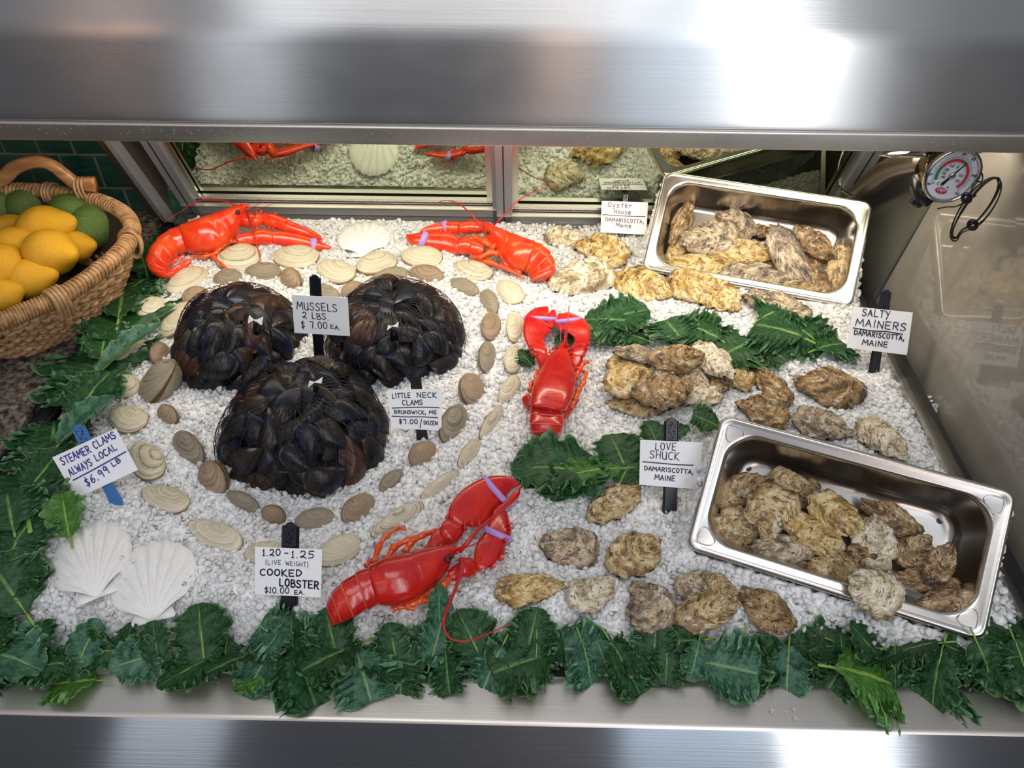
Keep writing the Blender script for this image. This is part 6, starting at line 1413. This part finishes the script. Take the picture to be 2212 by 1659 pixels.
# wrapped strands round the rim
mb = MB(); turns = 150; pts = []
for i in range(turns*9):
    s = i/(turns*9)*nr; a = int(s) % nr; p = rim[a].lerp(rim[(a+1) % nr], s-int(s)); T_ = (rim[(a+2) % nr]-rim[(a-1) % nr]).normalized(); nx = T_.cross(Vector((0, 0, 1))); ang = 2*math.pi*i/9
    pts.append(p+(nx*math.cos(ang)+Vector((0, 0, 1))*math.sin(ang))*.0112)
mb.tube(pts, .0017, 5, False); mb.build('rim_wrapping', M['wrap'], bk)
def sprof(t_): return .965-.30*t_**1.25   # 0 at rim .. 1 at base
NS = 11; per = [0.0]
for a, b in zip(rim, rim[1:]+rim[:1]): per.append(per[-1]+(b-a).length)
for j in range(NS):
    t_ = (j+.6)/NS; z = RZ-.012-(RZ-.010)*t_; base_ = bring(sprof(t_), z); mb = MB()
    for st in range(2):
        pts = []; M_ = 150
        for i in range(M_+1):
            s = (i/M_*nr) % nr; a = int(s); p = base_[a % nr].lerp(base_[(a+1) % nr], s-a); T_ = (base_[(a+1) % nr]-base_[a % nr]).normalized(); nx = T_.cross(Vector((0, 0, 1)))
            ph = 2*math.pi*26*i/M_+math.pi*(j+st); pts.append(p+nx*(.0040*math.sin(ph))*-1+Vector((0, 0, .0030*math.cos(ph+st*math.pi*.5)+.0022*noise.noise(p*40+Vector((j, st, 0))))))
        mb.tube(crom(pts, 2), .0041, 7, False)
    mb.build('weave_strand', M['wicker'], bk)
# foot ring with diagonal strands and bands tied round the rim
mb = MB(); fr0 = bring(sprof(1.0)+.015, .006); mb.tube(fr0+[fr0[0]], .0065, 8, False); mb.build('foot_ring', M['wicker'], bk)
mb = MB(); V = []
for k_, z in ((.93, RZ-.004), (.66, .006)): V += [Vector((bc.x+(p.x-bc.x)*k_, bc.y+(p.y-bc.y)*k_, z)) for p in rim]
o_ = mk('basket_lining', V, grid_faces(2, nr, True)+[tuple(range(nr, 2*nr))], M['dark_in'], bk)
def wrapband(px, py, wrap_n, dx, dy):
    i0 = min(range(nr), key=lambda i: (rim[i]-P(px, py, RZ)).length); T_ = (rim[(i0+2) % nr]-rim[(i0-2) % nr]).normalized(); nx = T_.cross(Vector((0, 0, 1)))
    if nx.dot(rim[i0]-bc) < 0: nx = -nx
    mb = MB()
    for k in range(wrap_n):
        c = rim[i0]+T_*((k-(wrap_n-1)/2)*.0052); pts = [c+(nx*math.cos(a)*1.0+Vector((0, 0, 1))*math.sin(a)*(1.0 if math.sin(a) > 0 else 2.3))*.0135 for a in [math.radians(200-30*i) for i in range(12)]]
        mb.tube(crom(pts, 3), .0027, 6)
    mb.build('binding', M['wicker'], bk)
wrapband(120, 640, 4, 0, 0); wrapband(278, 515, 2, 0, 0); wrapband(105, 418, 3, 0, 0)
# wooden handle on the far side
hy = P(150, 425, RZ).y-.006
hc = [PY(x, y, hy) for x, y in [(-70, 405), (-40, 400), (5, 385), (35, 360), (75, 349), (110, 356), (140, 378), (165, 396), (195, 398), (206, 399)]]; hc = crom(hc, 5)
V = []; 
for i, p in enumerate(hc):
    T_ = (hc[min(i+1, len(hc)-1)]-hc[max(0, i-1)]).normalized(); N_ = Vector((0, 1, 0)).cross(T_).normalized(); 
    e = min(i, len(hc)-1-i)/len(hc); hh = .0085+.004*min(1, abs(i/len(hc)-.5)*2.2)
    for a in range(12):
        an = 2*math.pi*a/12; c_, s_ = math.cos(an), math.sin(an); r = (abs(c_)**4+abs(s_)**4)**-.25; V.append(p+N_*(hh*c_*r)+Vector((0, 1, 0))*(.007*s_*r))
hd_ = mk('handle', V, grid_faces(len(hc), 12, True)+[tuple(range(12))[::-1], tuple(range((len(hc)-1)*12, len(hc)*12))], M['handle'], bk); hd_['_loc'] = (bc.x, bc.y, 0)
for (x, y) in ((168, 402), (-52, 405)):
    mb = MB()
    for k in range(3):
        c = PY(x+k*8, y, hy); pts = [c+Vector((0, math.cos(a)*.011, math.sin(a)*.0175-.004)) for a in [2*math.pi*i/12 for i in range(13)]]; mb.tube(pts, .0022, 6, False)
    mb.build('handle_binding', M['wicker'], hd_)
# fruit
def fruit_mesh(name, nip, seed):
    V = []; n, m_ = 22, 28
    for i in range(n):
        a = math.pi*i/(n-1)
        for j in range(m_):
            b = 2*math.pi*j/m_; r = math.sin(a); x = -math.cos(a)
            x *= 1.12; x += (nip*max(0, abs(x)-.9)*1.6)*(1 if x > 0 else -1)
            q = Vector((x, r*math.cos(b), r*math.sin(b))); q *= 1+.035*noise.noise(q*1.6+Vector((seed, 0, 0)))
            V.append(q)
    o = mk(name, V, grid_faces(n, m_, True), None); me = o.data; bpy.data.objects.remove(o); me.materials.append(None); return me
FM = [fruit_mesh('lemon_a', .9, 1), fruit_mesh('lemon_b', .6, 2), fruit_mesh('green_a', .1, 3)]
fruits = [
(94,494,52,0,20,.088,'lemon','lemon','plump lemon at the top of the pile below the green fruit'),
(107,546,55,0,-15,.085,'lemon','lemon','lemon in the centre of the pile with its stem dimple facing out'),
(28,537,50,1,35,.080,'lemon','lemon','lemon left of the centre one, with a brown stem scar'),
(2,572,46,1,80,.088,'lemon','lemon','large lemon at the left edge of the photo'),
(64,602,46,0,10,.066,'lemon','lemon','speckled lemon low in the basket above the tied rim binding'),
(5,640,38,1,40,.064,'lemon','lemon','lemon at the lower left edge of the photo'),
(163,533,36,0,0,.058,'lemon','lemon','lemon half hidden against the right inside wall'),
(25,505,44,0,10,.060,'lemon','lemon','lemon behind the left ones, mostly hidden'),
(60,447,46,2,10,.070,'lime','green citrus fruit','green fruit at the back left of the basket'),
(150,462,46,2,-15,.080,'lime','green citrus fruit','green fruit carrying a small pink sticker'),
(196,490,50,2,30,.066,'lime','green citrus fruit','dark green fruit nearest the right inside wall'),
(-5,450,48,2,0,.070,'lime','green citrus fruit','green fruit at the left edge behind the lemons'),
]
for (cx, cy, rpx, k, ang, z, mt, cat, lb) in fruits:
    c = P(cx, cy, z); r = rpx/F*proj(c)[2]; a = math.radians(ang); X = Vector((math.cos(a), math.sin(a), .15)); Y = Vector((-math.sin(a), math.cos(a), .3))
    o = inst('lemon' if mt == 'lemon' else 'green_fruit', FM[k], M[mt], c, X, Y, r*.93, r*.93, r*.93)
    tag(o, lb, 'lemon' if mt == 'lemon' else 'fruit', 'lemons in the basket' if mt == 'lemon' else 'green fruit in the basket')
    if 'sticker' in lb:
        tp = PD(187, 449, proj(c)[2]-r*.80); dn = (CAM-tp).normalized(); n2 = ((tp-c).normalized()); sx = imr; V = []
        for (x, y) in ((-1, -.5), (.9, -.7), (1.1, .3), (.2, .7), (-1, .5)): 
            q = tp+imr*(x*.0070)+imu*(y*.0062); q = c+(q-c).normalized()*(r*1.0); V.append(q)
        s_ = mk('sticker', V+[v+(v-c).normalized()*.0006 for v in V], [(0,1,2,3,4), (9,8,7,6,5)], M['sticker'], None, False); s_.parent = o; s_.matrix_parent_inverse = o.matrix_world.inverted(); s_['label'] = 'small pink and white sticker'
